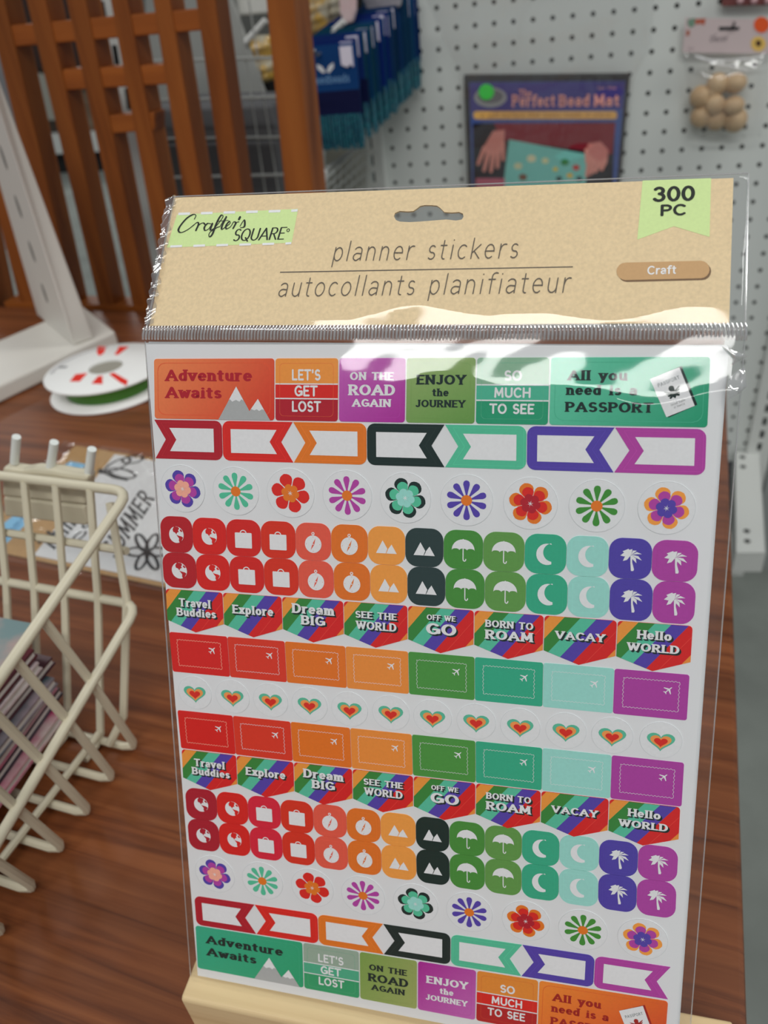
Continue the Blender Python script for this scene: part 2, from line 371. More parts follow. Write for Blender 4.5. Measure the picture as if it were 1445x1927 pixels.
def text(ink, st, x0, x1, yb, cap, col, pen=(.05, .05), serif=0.0, track=.14, lvl=2, shear=0.0, dx=0, dy=0, baseslope=0.0, asp=1.0):
    """fit the string between x0 and x1 on the baseline yb (t grows downward); cap = capital height in t units"""
    w = 0; pos = []
    for ch in st: pos.append(w); w += GL[ch][0] + track + 2 * pen[0] * 0.9
    w -= track
    k = (x1 - x0) / w
    ph = [(pen[0] * math.cos(2 * PI * i / 10), pen[1] * math.sin(2 * PI * i / 10)) for i in range(10)]
    def put(gx, gy, x): 
        X = x0 + (x + pen[0] + gx + shear * gy) * k + dx
        return (X, yb - gy * cap + dy + baseslope * (X - x0))
    for ch, x in zip(st, pos):
        gw, strokes, ser = GL[ch]
        def yy(y): return pen[1] + y * (1 - 2 * pen[1])
        for s in strokes:
            for i in range(len(s) - 1):
                (ax, ay), (bx, by) = s[i], s[i + 1]
                h = hull([(ax + px, yy(ay) + py) for px, py in ph] + [(bx + px, yy(by) + py) for px, py in ph])
                ink.poly([put(a, b, x) for a, b in h], col, lvl)
        if serif:
            for (sx, sy) in ser:
                y = yy(sy); hx = pen[0] + serif; hy = pen[1] * .62
                y = y - pen[1] + hy if sy < .3 else y + pen[1] - hy
                pts = [(sx - hx, y - hy), (sx + hx, y - hy), (sx + hx, y + hy), (sx - hx, y + hy)]
                pts = rrect(sx - hx, y - hy, sx + hx, y + hy, hy * .6, hy * .6, 2)
                ink.poly([put(a, b, x) for a, b in pts], col, lvl)
COOP = dict(pen=(.14, .085), serif=.075, track=.06)
SANS = dict(pen=(.105, .095), serif=0, track=.05)
def stroke(ink, pts, w, col, lvl=2, asp=1.0):
    """a pen line through local points; w half width in s units, asp = width/height of the local frame"""
    ph = [(w * math.cos(2 * PI * i / 8), w * asp * math.sin(2 * PI * i / 8)) for i in range(8)]
    for i in range(len(pts) - 1):
        ink.poly(hull([(pts[i][0] + a, pts[i][1] + b) for a, b in ph] + [(pts[i + 1][0] + a, pts[i + 1][1] + b) for a, b in ph]), col, lvl)

# ================================================================== the setting
FLOORZ = -0.72
M_floor = mat('concrete_floor', C(136, 142, 136), 0.75, noise=(7, .25, C(112, 117, 112)), bump=(90, .2))
M_peg = mat('painted_pegboard', C(224, 228, 224), 0.45)
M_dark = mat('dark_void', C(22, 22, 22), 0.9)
M_white = mat('white_painted_steel', C(214, 216, 212), 0.38)
# floor
o = MB().box((0.0, 3.6, FLOORZ - .02), (5.2, 0, 0), (0, 6.4, 0), (0, 0, .02)).build('floor', M_floor); tag(o, kind='structure')
# pegboard wall with real holes: cells of 2.56 x 2.42 cm
def pegwall():
    px_, pz_ = .0256, .0242; x00, z00 = .058, -.063 + HC
    i0, i1 = -14, 8; j0, j1 = -9, 27
    r = .0031; v = []; f = []; mi = []
    B = MB(); t = .004
    for i in range(i0, i1 + 1):
        for j in range(j0, j1 + 1):
            cx = x00 + i * px_; cz = z00 - j * pz_
            k = len(v)
            sq = [(-1, -1), (0, -1), (1, -1), (1, 0), (1, 1), (0, 1), (-1, 1), (-1, 0)]
            for (a, b) in sq: v.append(F1 * (cx + a * px_ / 2) + F2 * PEGD + EZ * (cz + b * pz_ / 2))
            for d in (0, t):
                for q in range(8):
                    an = math.radians(-135 + 45 * q); v.append(F1 * (cx + r * math.cos(an)) + F2 * (PEGD + d) + EZ * (cz + r * math.sin(an)))
            for q in range(8):
                q2 = (q + 1) % 8
                f.append([k + q, k + q2, k + 8 + q2, k + 8 + q]); mi.append(0)
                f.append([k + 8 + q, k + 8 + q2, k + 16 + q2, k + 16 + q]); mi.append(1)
    xa = x00 + (i0 - .5) * px_; xb = x00 + (i1 + .5) * px_; za = z00 - (j1 + .5) * pz_; zb = z00 - (j0 - .5) * pz_
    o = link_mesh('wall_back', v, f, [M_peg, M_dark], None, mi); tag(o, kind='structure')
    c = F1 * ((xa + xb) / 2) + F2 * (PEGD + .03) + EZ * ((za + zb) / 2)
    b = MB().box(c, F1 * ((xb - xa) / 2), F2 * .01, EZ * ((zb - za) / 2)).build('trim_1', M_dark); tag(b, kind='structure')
    return xa, xb, za, zb
PXA, PXB, PZA, PZB = pegwall()
# slotted uprights either side of the board
def upright(xc, name, z0=FLOORZ, z1=.60):
    w = .017; B = MB(); d0 = PEGD - .012; d1 = PEGD + .02
    pitch = .0235; sl = .0145; sw = .0035
    # face built from rails and bridges so that the slots are real openings
    for s in (-1, 1): B.box(F1 * (xc + s * (w / 2 + sw / 2)) + F2 * d0 + EZ * ((z0 + z1) / 2), F1 * ((w - sw) / 2), F2 * .001, EZ * ((z1 - z0) / 2))
    n = int((z1 - z0) / pitch)
    for i in range(n):
        z = z0 + i * pitch
        B.box(F1 * xc + F2 * d0 + EZ * (z + (pitch - sl) / 2), F1 * sw, F2 * .001, EZ * ((pitch - sl) / 2))
    B.box(F1 * xc + F2 * (d1) + EZ * ((z0 + z1) / 2), F1 * .008, F2 * .001, EZ * ((z1 - z0) / 2), mi=1)
    for s in (-1, 1): B.box(F1 * (xc + s * w) + F2 * ((d0 + d1) / 2) + EZ * ((z0 + z1) / 2), F1 * .001, F2 * ((d1 - d0) / 2), EZ * ((z1 - z0) / 2))
    o = B.build(name, [M_white, M_dark]); tag(o, kind='structure'); return o
upright(-.331, 'trim_2'); upright(.283, 'trim_3')
b = MB().box(F1 * (.80) + F2 * (PEGD + .015) + EZ * (-.06), F1 * .49, F2 * .004, EZ * .66).build('wall_right', mat('grey_back_panel2', C(150, 155, 153), .6)); tag(b, kind='structure')

# ------------------------------------------------------------------ table (world of the table: axes E1, E2)
TE1 = .0408 * KT; TE2 = .583 * KT                 # right edge and far edge
AE = math.atan2(E1.y, E1.x)
M_table = wood_mat('table_laminate', C(134, 79, 44), C(115, 63, 33), C(78, 39, 20), AE, 2.6, .4)
tb = MB().box(E1 * (TE1 - .55) + E2 * (TE2 - .52) + EZ * (-.0125), E1 * .55, E2 * .52, EZ * .0125)
t_table = thing('table', 'brown wood-grain laminate table under the craft supplies', 'table', E1 * (TE1 - .55) + E2 * (TE2 - .52) + EZ * FLOORZ)
o = tb.build('table_top', M_table, t_table); bevel(o, .002)
for a in (-1.05, -.05):
    for b_ in (-.98, -.06):
        MB().box(E1 * (TE1 + a) + E2 * (TE2 + b_) + EZ * ((FLOORZ - .025) / 2), E1 * .02, E2 * .02, EZ * ((-.0255 - FLOORZ) / 2)).build('leg', M_table, t_table)

# ================================================================== sticker pack
A = .0085; K9 = .0085 / .009 * .01
SN = Vector((-.26835, -.89887, .34645)); SU = Vector((.959768, -.280333, .016082)); SV = Vector((-.0826656, -.3368254, -.9379313))
SO = CAMP + Vector((.38894827, 13.89121509, -11.17214556)) * K9
SH = Frame(SO, SU, SV, SN)
def inkc(r, g, b): return C(r, g, b, 1.30)
WHT = (.82, .835, .85, 1)
pack = thing('sticker_pack', 'clear packet of colourful planner stickers with kraft paper header, standing on the pine easel', 'sticker pack', SH.P(0, 13.1 * .01 * .0 + .1235, 0))
M_ink = print_mat('printed_vinyl', .5, (1500, .025)); M_paper = mat('sheet_paper', WHT, .55)
M_kraft = print_mat('kraft_card', .65, (1300, .07))
# sheet outline from its four corners
def q_sheet(h, du=0.0, dv=0.0):
    return [SH.P(u + du, v + dv, h) for u, v in (SH.uv(274, 645), SH.uv(1365, 652), (SH.uv(1277, 1900)[0] + .0, .1235), (SH.uv(372, 1835)[0], .1235))]
q = q_sheet(0)
o_sheet = MB().prism(q, SN * -.0003).build('sticker_sheet', M_paper, pack)
tag(o_sheet, 'front white sheet covered in printed stickers')
for i in range(1, 4):
    o = MB().prism(q_sheet(-.0006 * i, (.0004, .0001, .0009)[i - 1], -.0004 + .0002 * i), SN * -.0003).build('spare_sheet', M_paper, pack)

def row(tl, tr, bl, br):
    a, b, c, d = SH.uv(*tl), SH.uv(*tr), SH.uv(*bl), SH.uv(*br)
    def m(s, t):
        return tuple((a[i] * (1 - s) + b[i] * s) * (1 - t) + (c[i] * (1 - s) + d[i] * s) * t for i in (0, 1))
    def s_of(px):      # fraction along the row of an image column (mid height)
        lo, hi = -.1, 1.1
        for _ in range(30):
            mid = (lo + hi) / 2; u, v = m(mid, .5); p = R_C2W.transposed() @ (SH.P(u, v) - CAMP); x = PX + F * p[0] / p[2]
            if x < px: lo = mid
            else: hi = mid
        return lo
    return m, s_of
def sub(m, s0, s1, t0=0.0, t1=1.0): return lambda s, t: m(s0 + (s1 - s0) * s, t0 + (t1 - t0) * t)
def cellm(m, s0, s1, t0=0., t1=1.):
    mm = sub(m, s0, s1, t0, t1); a = mm(0, .5); b = mm(1, .5); c = mm(.5, 0); d = mm(.5, 1)
    return mm, math.dist(a, b) / max(1e-9, math.dist(c, d))
WINK = (.85, .86, .875, 1)
H1 = .00012
n_st = [0]
def sticker(mm, pts, col, label=None):
    k = Ink(SH, mm, H1); k.solid(pts, col, H1); return k
def fin(k, label=None):
    o = k.build('sticker', M_ink, o_sheet); n_st[0] += 1
    if label: tag(o, label)
    return o
def darker(c, f): return (c[0] * f, c[1] * f, c[2] * f, 1)
def cutline(k, asp, c, inset=.07):    # the kiss-cut score just inside the printed edge
    ix = inset; iy = inset * asp
    p = rrect(ix, iy, 1 - ix, 1 - iy, .06, .06 * asp, 3)
    w = .0035
    p2 = rrect(ix + w, iy + w * asp, 1 - ix - w, 1 - iy - w * asp, .06, .06 * asp, 3)
    for i in range(len(p)):
        j = (i + 1) % len(p); k.poly([p[i], p[j], p2[j], p2[i]], c, 1.5)
def grad(c0, c1, sx=1.0, sy=.4):
    n = sx + sy
    def f(s, t):
        q = max(0, min(1, (s * sx + t * sy) / n)); return tuple(c0[i] * (1 - q) + c1[i] * q for i in range(3)) + (1,)
    return f
def grid_fill(k, pts, col, n=8, lvl=.5):   # split a gradient into strips so vertex colours follow it
    for i in range(n):
        a = i / n; b = (i + 1) / n
        p = clip(clip(pts, lambda q: q[0] - a), lambda q: b - q[0])
        if len(p) > 2: k.poly(p, col, lvl)
# ---- colours
DR = inkc(165, 28, 42); RD = inkc(203, 38, 32); OR = inkc(212, 112, 34); DK = inkc(24, 42, 40); MN = inkc(78, 178, 142); IN = inkc(78, 62, 156); MG = inkc(166, 62, 150)
LO = inkc(226, 146, 62); SAL = inkc(236, 150, 116); GR = inkc(60, 132, 52); TL_ = inkc(48, 160, 124); PT = inkc(142, 202, 192); GY = inkc(160, 163, 163)
OL = inkc(128, 150, 84)
def big_row(tl, tr, bl, br, bounds, pal):
    m, sf = row(tl, tr, bl, br)
    B = [sf(x) for x in bounds]
    cells = [(B[i], B[i + 1]) for i in range(6)]
    g = .0012
    def base(i, fill, lines=True, n=8):
        mm, asp = cellm(m, cells[i][0] + g, cells[i][1] - g, .0, .985)
        pts = rrect(0, 0, 1, 1, .03 / asp * 1.6, .05, 4)
        k = Ink(SH, mm, H1)
        if isinstance(fill, list):     # horizontal bands
            k.solid(pts, fill[0], H1)
            for (t0, t1, c) in ((.0, .395, fill[0]), (.415, .63, fill[1]), (.65, 1.0, fill[2])):
                k.poly(clip(clip(pts, lambda q: q[1] - t0), lambda q: t1 - q[1]), c, .8)
            k.poly([(0, .395), (1, .395), (1, .415), (0, .415)], WINK, 1); k.poly([(0, .63), (1, .63), (1, .65), (0, .65)], WINK, 1)
        elif callable(fill):
            k.solid(pts, fill, H1); grid_fill(k, pts, fill, n)
        else: k.solid(pts, fill, H1)
        return k, asp
    # 1 adventure awaits with two snowy peaks
    k, asp = base(0, pal['adv'])
    text(k, 'Adventure', .095, .82, .366, .19, pal['advt'], **COOP); text(k, 'Awaits', .095, .57, .65, .19, pal['advt'], **COOP)
    snow = WINK
    k.poly([(.544, 1), (.692, .45), (.808, .88), (.77, 1)], GY, 2); k.poly([(.75, 1), (.869, .65), (.968, 1)], GY, 2.2)
    k.poly([(.692, .45), (.752, .68), (.735, .66), (.72, .70), (.69, .67), (.66, .70), (.64, .66), (.632, .67)], snow, 3)
    k.poly([(.869, .65), (.92, .83), (.90, .82), (.88, .85), (.86, .82), (.84, .84), (.813, .815)], snow, 3)
    cutline(k, asp, darker(pal['advt'], 1.0) if 0 else pal['cut'][0], .03); fin(k, 'sticker reading Adventure Awaits with snowy mountains')
    # 2 let's get lost
    k, asp = base(1, pal['lets'])
    text(k, "LET'S", .263, .725, .35, .18, WINK, **SANS); text(k, 'GET', .306, .68, .605, .18, WINK, **SANS); text(k, 'LOST', .263, .735, .855, .18, WINK, **SANS)
    cutline(k, asp, pal['cut'][1], .07); fin(k, "three-banded sticker reading LET'S GET LOST")
    # 3 on the road again
    k, asp = base(2, pal['road']); c = pal['roadt']
    text(k, 'ON THE', .163, .83, .34, .125, c, **COOP); text(k, 'ROAD', .14, .85, .578, .17, c, **COOP); text(k, 'AGAIN', .2, .79, .76, .125, c, **COOP)
    cutline(k, asp, pal['cut'][2], .07); fin(k, 'sticker reading ON THE ROAD AGAIN')
    # 4 enjoy the journey
    k, asp = base(3, pal['enj']); c = pal['enjt']
    text(k, 'ENJOY', .143, .867, .405, .15, c, **COOP); text(k, 'the', .378, .62, .584, .12, c, **COOP); text(k, 'JOURNEY', .135, .865, .755, .115, c, **COOP)
    cutline(k, asp, pal['cut'][3], .07); fin(k, 'sticker reading ENJOY the JOURNEY')
    # 5 so much to see
    k, asp = base(4, pal['so'])
    text(k, 'SO', .38, .63, .345, .16, WINK, **SANS); text(k, 'MUCH', .245, .755, .6, .16, WINK, **SANS); text(k, 'TO SEE', .185, .81, .845, .16, WINK, **SANS)
    cutline(k, asp, pal['cut'][4], .07); fin(k, 'three-banded sticker reading SO MUCH TO SEE')
    # 6 passport
    k, asp = base(5, pal['pas']); c = pal['past']
    text(k, 'All you', .11, .495, .335, .15, c, **COOP); text(k, 'need is a', .103, .56, .55, .15, c, **COOP); text(k, 'PASSPORT', .1, .666, .8, .15, c, **COOP)
    P0 = (.636, .31); P1 = (.82, .14); P2 = (.923, .685); P3 = (.747, .86)
    def bk(a, b): return tuple((P0[i] * (1 - a) + P1[i] * a) * (1 - b) + (P3[i] * (1 - a) + P2[i] * a) * b for i in (0, 1))
    k.poly([bk(.04, .0), bk(1.05, -.01), bk(1.06, 1.0), bk(.06, 1.03)], c, 2); k.poly([bk(0, 0), bk(.97, 0), bk(.97, 1), bk(0, 1)], WINK, 3)
    k2 = Ink(SH, lambda a, b, mm=k.m: mm(*bk(a, b)), H1)
    text(k2, 'PASSPORT', .14, .86, .26, .09, inkc(120, 128, 130), pen=(.09, .08), lvl=4)
    k2.poly(ell(.5, .40, .09, .065), c, 4)                                   # head and shield of the eagle
    k2.poly([(.42, .44), (.58, .44), (.56, .60), (.5, .66), (.44, .60)], c, 4)
    for s in (-1, 1):
        for j in range(4):
            k2.poly([(.5 + s * .07, .47 + j * .03), (.5 + s * (.27 - .03 * j), .40 + j * .065), (.5 + s * (.24 - .03 * j), .44 + j * .065), (.5 + s * .06, .52 + j * .03)], c, 4)
    text(k2, 'United States', .28, .76, .80, .06, c, pen=(.04, .04), lvl=4); text(k2, 'of America', .34, .70, .88, .06, c, pen=(.04, .04), lvl=4)
    k.v += k2.v; off = len(k.c); k.c += k2.c; k.f += [[i + off for i in f] for f in k2.f]
    cutline(k, asp, pal['cut'][5], .03); fin(k, 'sticker reading All you need is a PASSPORT with a passport booklet')
GL['U'] = GL['U']
PAL1 = dict(adv=grad(inkc(222, 128, 78), inkc(200, 46, 34)), advt=DR, lets=[inkc(222, 140, 62), RD, DR], road=grad(inkc(182, 92, 172), inkc(160, 40, 142), .7, 1), roadt=WINK,
            enj=grad(inkc(140, 164, 102), inkc(92, 140, 66), .5, 1), enjt=DK, so=[inkc(128, 168, 140), inkc(72, 168, 138), inkc(36, 142, 104)], pas=grad(inkc(96, 190, 158), inkc(26, 140, 102)), past=DK,
            cut=[inkc(214, 84, 52), inkc(214, 100, 60), inkc(176, 72, 164), inkc(112, 150, 82), inkc(88, 166, 134), inkc(70, 168, 134)])
PAL2 = dict(adv=grad(inkc(52, 160, 128), inkc(36, 150, 104)), advt=DK, lets=[inkc(140, 160, 144), inkc(70, 160, 126), inkc(46, 146, 98)], road=grad(inkc(116, 148, 72), inkc(146, 156, 92)), roadt=DK,
            enj=grad(inkc(160, 34, 138), inkc(182, 96, 168), .6, .6), enjt=WINK, so=[inkc(212, 130, 50), RD, inkc(168, 34, 36)], pas=grad(inkc(224, 130, 48), inkc(200, 54, 34), 1, .6), past=inkc(150, 32, 28),
            cut=[inkc(60, 158, 122), inkc(90, 160, 126), inkc(128, 148, 82), inkc(170, 64, 150), inkc(196, 80, 44), inkc(206, 90, 44)])
big_row((290, 675.3), (1338, 671.5), (291.5, 789), (1332, 806), [290, 517.5, 637.3, 763.7, 895.3, 1033.8, 1335], PAL1)
big_row((368.5, 1741.5), (1257, 1884), (373, 1822), (1249, 1987), [369.5, 571, 676.6, 785.5, 896, 1012, 1254], PAL2)

# ---- tags
def tag_row(tl, tr, bl, br, bounds, first_left, cols):
    m, sf = row(tl, tr, bl, br); B = [sf(x) for x in bounds]
    for i in range(7):
        left = (i % 2 == 0) == first_left
        g0 = .0006
        mm, asp = cellm(m, B[i] + g0, B[i + 1] - g0, .01, .99)
        f = (lambda s: s) if left else (lambda s: 1 - s)
        r = .10
        out = [(0, 0)] + [(x, y) for x, y in ell(1 - r, r * asp, r, r * asp, 6, -90, 0)] + [(x, y) for x, y in ell(1 - r, 1 - r * asp, r, r * asp, 6, 0, 90)] + [(0, 1), (.165, .5)]
        inn = [(.225, .20), (.88, .20), (.88, .80), (.225, .80), (.325, .5)]
        k = Ink(SH, mm, H1); k.solid([(f(s), t) for s, t in out], cols[i], H1)
        k.poly([(f(s), t) for s, t in inn], WINK, 1)
        # score line round the frame
        a = [(.10, .07), (.97, .07), (.97, .93), (.10, .93), (.245, .5)]
        for j in range(5): stroke(k, [(f(a[j][0]), a[j][1]), (f(a[(j + 1) % 5][0]), a[(j + 1) % 5][1])], .0025, tuple(min(1, c * 1.25 + .01) for c in cols[i][:3]) + (1,), 1.5, asp)
        fin(k, 'ribbon-shaped frame sticker with a white centre')
TC = [DR, RD, OR, DK, MN, IN, MG]
tag_row((291.5, 789), (1330, 806.5), (294, 863), (1327, 895), [291.5, 418.8, 552, 690.4, 837, 991, 1156, 1328.5], True, TC)
tag_row((365.6, 1684.7), (1262, 1819), (370, 1740), (1257, 1880.5), [367.5, 480.8, 598.9, 721.5, 848, 981.8, 1118, 1259.5], False, TC)

# ---- flowers
def petal(k, cx, cy, ang, L, w, col, lvl, r0=.0, asp=1.0):
    pts = []
    for (d, h) in (((r0, .02), (.35, .34), (.6, .72), (.78, 1.0), (.90, .92), (.97, .6), (1.0, 0)) if w < .16 * L / .96 + .001 else ((r0, .02), (.3, .42), (.5, .8), (.66, 1), (.78, .97), (.89, .74), (.96, .42), (1.0, 0))):
        pts.append((d * L if d > r0 or r0 == 0 else r0 * L, h * w))
    P = pts + [(a, -b) for a, b in pts[-2::-1]]
    c, s = math.cos(ang), math.sin(ang)
    k.poly([(cx + a * c - b * s, cy + a * s + b * c) for a, b in P], col, lvl)
SALP = inkc(240, 160, 140)
FL = [('six', IN, MG, SALP), ('ten', MN, OR), ('six', RD, RD, OR), ('ten', MG, OR), ('six', DK, MN, PT), ('ten', IN, OR), ('six', OR, RD, DR), ('ten', GR, OR), ('six', LO, MG, IN)]
FNAME = ['purple and magenta flower', 'mint daisy', 'red and orange flower', 'magenta daisy', 'dark and mint flower', 'indigo daisy', 'orange and red flower', 'green daisy', 'orange, magenta and indigo flower']
def flowers(cs, rs):
    for i, (px, py) in enumerate(cs):
        u, v = SH.uv(px, py); u2, _ = SH.uv(px + rs[0] + (rs[1] - rs[0]) * i / 8, py); R = u2 - u
        mm = lambda a, b, u=u, v=v, R=R: (u + a * R, v + b * R)
        k = Ink(SH, mm, H1); k.solid(ell(0, 0, 1.24, 1.24, 36), WHT, H1)
        rim = ell(0, 0, 1.24, 1.24, 36); rim2 = ell(0, 0, 1.225, 1.225, 36)
        for j in range(36): k.poly([rim[j], rim[(j + 1) % 36], rim2[(j + 1) % 36], rim2[j]], inkc(186, 190, 192), .5)
        f = FL[i]
        if f[0] == 'ten':
            for j in range(10): petal(k, 0, 0, -PI / 2 + 2 * PI * j / 10, .96, .155, f[1], 1)
            k.poly(ell(0, 0, .26, .26, 18), f[2], 2)
        else:
            for j in range(6):
                a = -PI / 2 - .28 + 2 * PI * j / 6
                petal(k, 0, 0, a, 1.0, .33, f[1], 1)
                if f[2] != f[1]: petal(k, 0, 0, a + .06, .80, .265, f[2], 2)
                petal(k, 0, 0, a, .47, .18, f[3], 3)
                stroke(k, [(0, 0), (.10 * math.cos(a + PI / 6), .10 * math.sin(a + PI / 6))], .012, WINK, 4)
        fin(k, 'round clear-edged sticker with a ' + FNAME[i])
flowers([(344.4, 919.6), (444, 924.4), (546.8, 927.9), (653.4, 932.4), (762.8, 936.9), (878, 941.4), (998, 947.4), (1122.7, 952), (1253.8, 956)], (33.5, 44.5))
flowers([(404.5, 1644.4), (494, 1657.2), (587.9, 1670), (683.2, 1684.7), (781.9, 1700), (883, 1716), (989, 1732.5), (1096.6, 1749.6), (1208.9, 1766.6)], (29.5, 39))

# ---- small icon squares
def ic_globe(k, c, q):
    k.poly(ell(.5, .5, .23, .23 , 24), WINK, 2)
    k.poly([(.44, .27), (.56, .28), (.60, .33), (.56, .37), (.58, .42), (.53, .44), (.50, .49), (.46, .44), (.40, .42), (.39, .35)], c, 3)
    k.poly([(.50, .50), (.56, .52), (.66, .54), (.71, .57), (.66, .66), (.60, .72), (.57, .66), (.58, .60)], c, 3)
    k.poly([(.64, .33), (.70, .40), (.66, .42), (.61, .38)], c, 3)
def ic_case(k, c, q):
    k.poly(rrect(.255, .35, .745, .77, .02, .02, 2), WINK, 2)
    P = [(.5 + .085 * math.cos(a), .36 + .075 * math.sin(a)) for a in [PI + PI * i / 8 for i in range(9)]]
    stroke(k, P, .014, WINK, 2)
def ic_compass(k, c, q):
    k.poly(ell(.5, .56, .235, .235, 26), WINK, 2); k.poly(ell(.5, .28, .045, .045, 12), WINK, 2); k.poly(ell(.5, .275, .02, .02, 8), c, 3)
    k.poly([(.57, .40), (.53, .57), (.43, .72), (.48, .55)], c, 3); k.poly(ell(.5, .56, .018, .018, 8), WINK, 4)
    for (a, b) in ((.5, .37), (.69, .56), (.5, .75), (.31, .56)): k.poly(ell(a, b, .009, .009, 6), c, 3)
def ic_mount(k, c, q):
    k.poly([(.22, .70), (.40, .36), (.53, .58), (.50, .70)], WINK, 2); k.poly([(.46, .70), (.64, .46), (.78, .70)], WINK, 2.2)
    k.poly([(.53, .575), (.545, .60), (.495, .70), (.485, .69)], c, 3)
def ic_umb(k, c, q):
    top = [(.5 + .29 * math.cos(a), .50 + .27 * math.sin(a)) for a in [PI + PI * i / 14 for i in range(15)]]
    bot = []
    for j in range(3):
        x1 = .79 - j * .193; bot += [(x1 - .193 / 2 + .0965 * math.cos(a), .51 - .045 * math.sin(a)) for a in [PI * i / 5 for i in range(6)]]
    k.poly(top + bot, WINK, 2)
    stroke(k, [(.5, .23), (.5, .72), (.505, .77), (.535, .79), (.565, .77), (.57, .74)], .013, WINK, 2)
def ic_moon(k, c, q):
    a = ell(.54, .5, .26, .27, 16, 65, 295); b = ell(.66, .46, .22, .235, 14, 285, 80) if 0 else [(.68 + .235 * math.cos(math.radians(t)), .45 + .235 * math.sin(math.radians(t))) for t in [258 - i * (258 - 98) / 13 for i in range(14)]]
    k.poly(a + b, WINK, 2)
def ic_palm(k, c, q):
    k.poly([(.50, .42), (.55, .42), (.55, .58), (.60, .76), (.585, .80), (.53, .80), (.51, .62)], WINK, 2)
    for an, L in ((-170, .26), (-140, .27), (-105, .23), (-60, .24), (-25, .27), (15, .26), (150, .22), (50, .20)):
        a = math.radians(an); dx, dy = math.cos(a), math.sin(a); nx, ny = -dy, dx; bend = .07
        tip = (.52 + dx * L, .40 + dy * L * .85 + bend)
        k.poly([(.52, .40), (.52 + dx * L * .5 + nx * .055, .385 + dy * L * .5 + ny * .055), tip, (.52 + dx * L * .6 - nx * .045, .41 + dy * L * .55 - ny * .045 + .02)], WINK, 2)
ICN = ['globe', 'globe', 'suitcase', 'suitcase', 'compass', 'compass', 'mountains', 'mountains', 'umbrella', 'umbrella', 'moon', 'moon', 'palm tree', 'palm tree']
ICF = dict(globe=ic_globe, suitcase=ic_case, compass=ic_compass, mountains=ic_mount, umbrella=ic_umb, moon=ic_moon)
ICF['palm tree'] = ic_palm
SQC = [inkc(170, 30, 38), inkc(200, 34, 30), inkc(196, 36, 32), inkc(200, 48, 30), inkc(212, 84, 66), inkc(210, 108, 36), inkc(222, 146, 66), inkc(40, 58, 58), inkc(66, 132, 56), inkc(90, 142, 70), inkc(50, 158, 124), inkc(142, 200, 190), inkc(74, 62, 154), inkc(162, 62, 150)]
SQN = ['dark red', 'red', 'red', 'orange red', 'salmon', 'orange', 'pale orange', 'dark green', 'green', 'soft green', 'teal', 'pale aqua', 'indigo', 'magenta']
def squares(tl, tr, ml, mr, bl, br, bounds, cols):
    for half, (a, b, c, d) in enumerate(((tl, tr, ml, mr), (ml, mr, bl, br))):
        m, sf = row(a, b, c, d); B = [sf(x[half]) for x in bounds]
        for i in range(14):
            mm, asp = cellm(m, B[i] + .0003, B[i + 1] - .0003, .004, .996)
            k = Ink(SH, mm, H1); k.solid(rrect(0, 0, 1, 1, .31, .31, 7), cols[i], H1)
            cutline(k, 1.0, tuple(min(1, c * 1.22 + .012) for c in cols[i][:3]) + (1,), .11)
            ICF[ICN[i]](k, cols[i], 1); fin(k, '%s square sticker with a white %s' % (SQN[i], ICN[i]))
def mix(a, b, f): return a + (b - a) * f
g1 = [366.3, 429.4, 494.1, 559.2, 625.7, 694.5, 764.7, 836.3, 910.6, 988.3, 1066.8, 1146, 1227]
squares((300.9, 970), (1315.5, 1018.5), (304.5, 1038), (1310.5, 1096.5), (309, 1104), (1305.5, 1176), [(302.7, 307)] + [(x - 2.0 + 3 * (1 - i / 6.0) * -1 * .5, x + 2.0 + 3 * (1 - i / 6.0) * .5) for i, x in enumerate(g1)] + [(1313, 1308)], SQC)
g2 = [410.6, 468.8, 529.9, 591.2, 653.5, 717, 783, 845.8, 912.4, 981.7, 1052, 1126.3, 1199]
SQC2 = list(SQC); SQC2[2] = inkc(200, 34, 56); SQC2[7] = inkc(20, 44, 40); SQC2[0] = inkc(160, 28, 44)
squares((348, 1480.5), (1277, 1596), (352.3, 1538.5), (1273.5, 1661.5), (357, 1596), (1271, 1729.5), [(350, 354.5)] + [(x - 2.2 * (1 - i / 8.0), x + 2.2 * (1 - i / 8.0)) for i, x in enumerate(g2)] + [(1275, 1272)], SQC2)

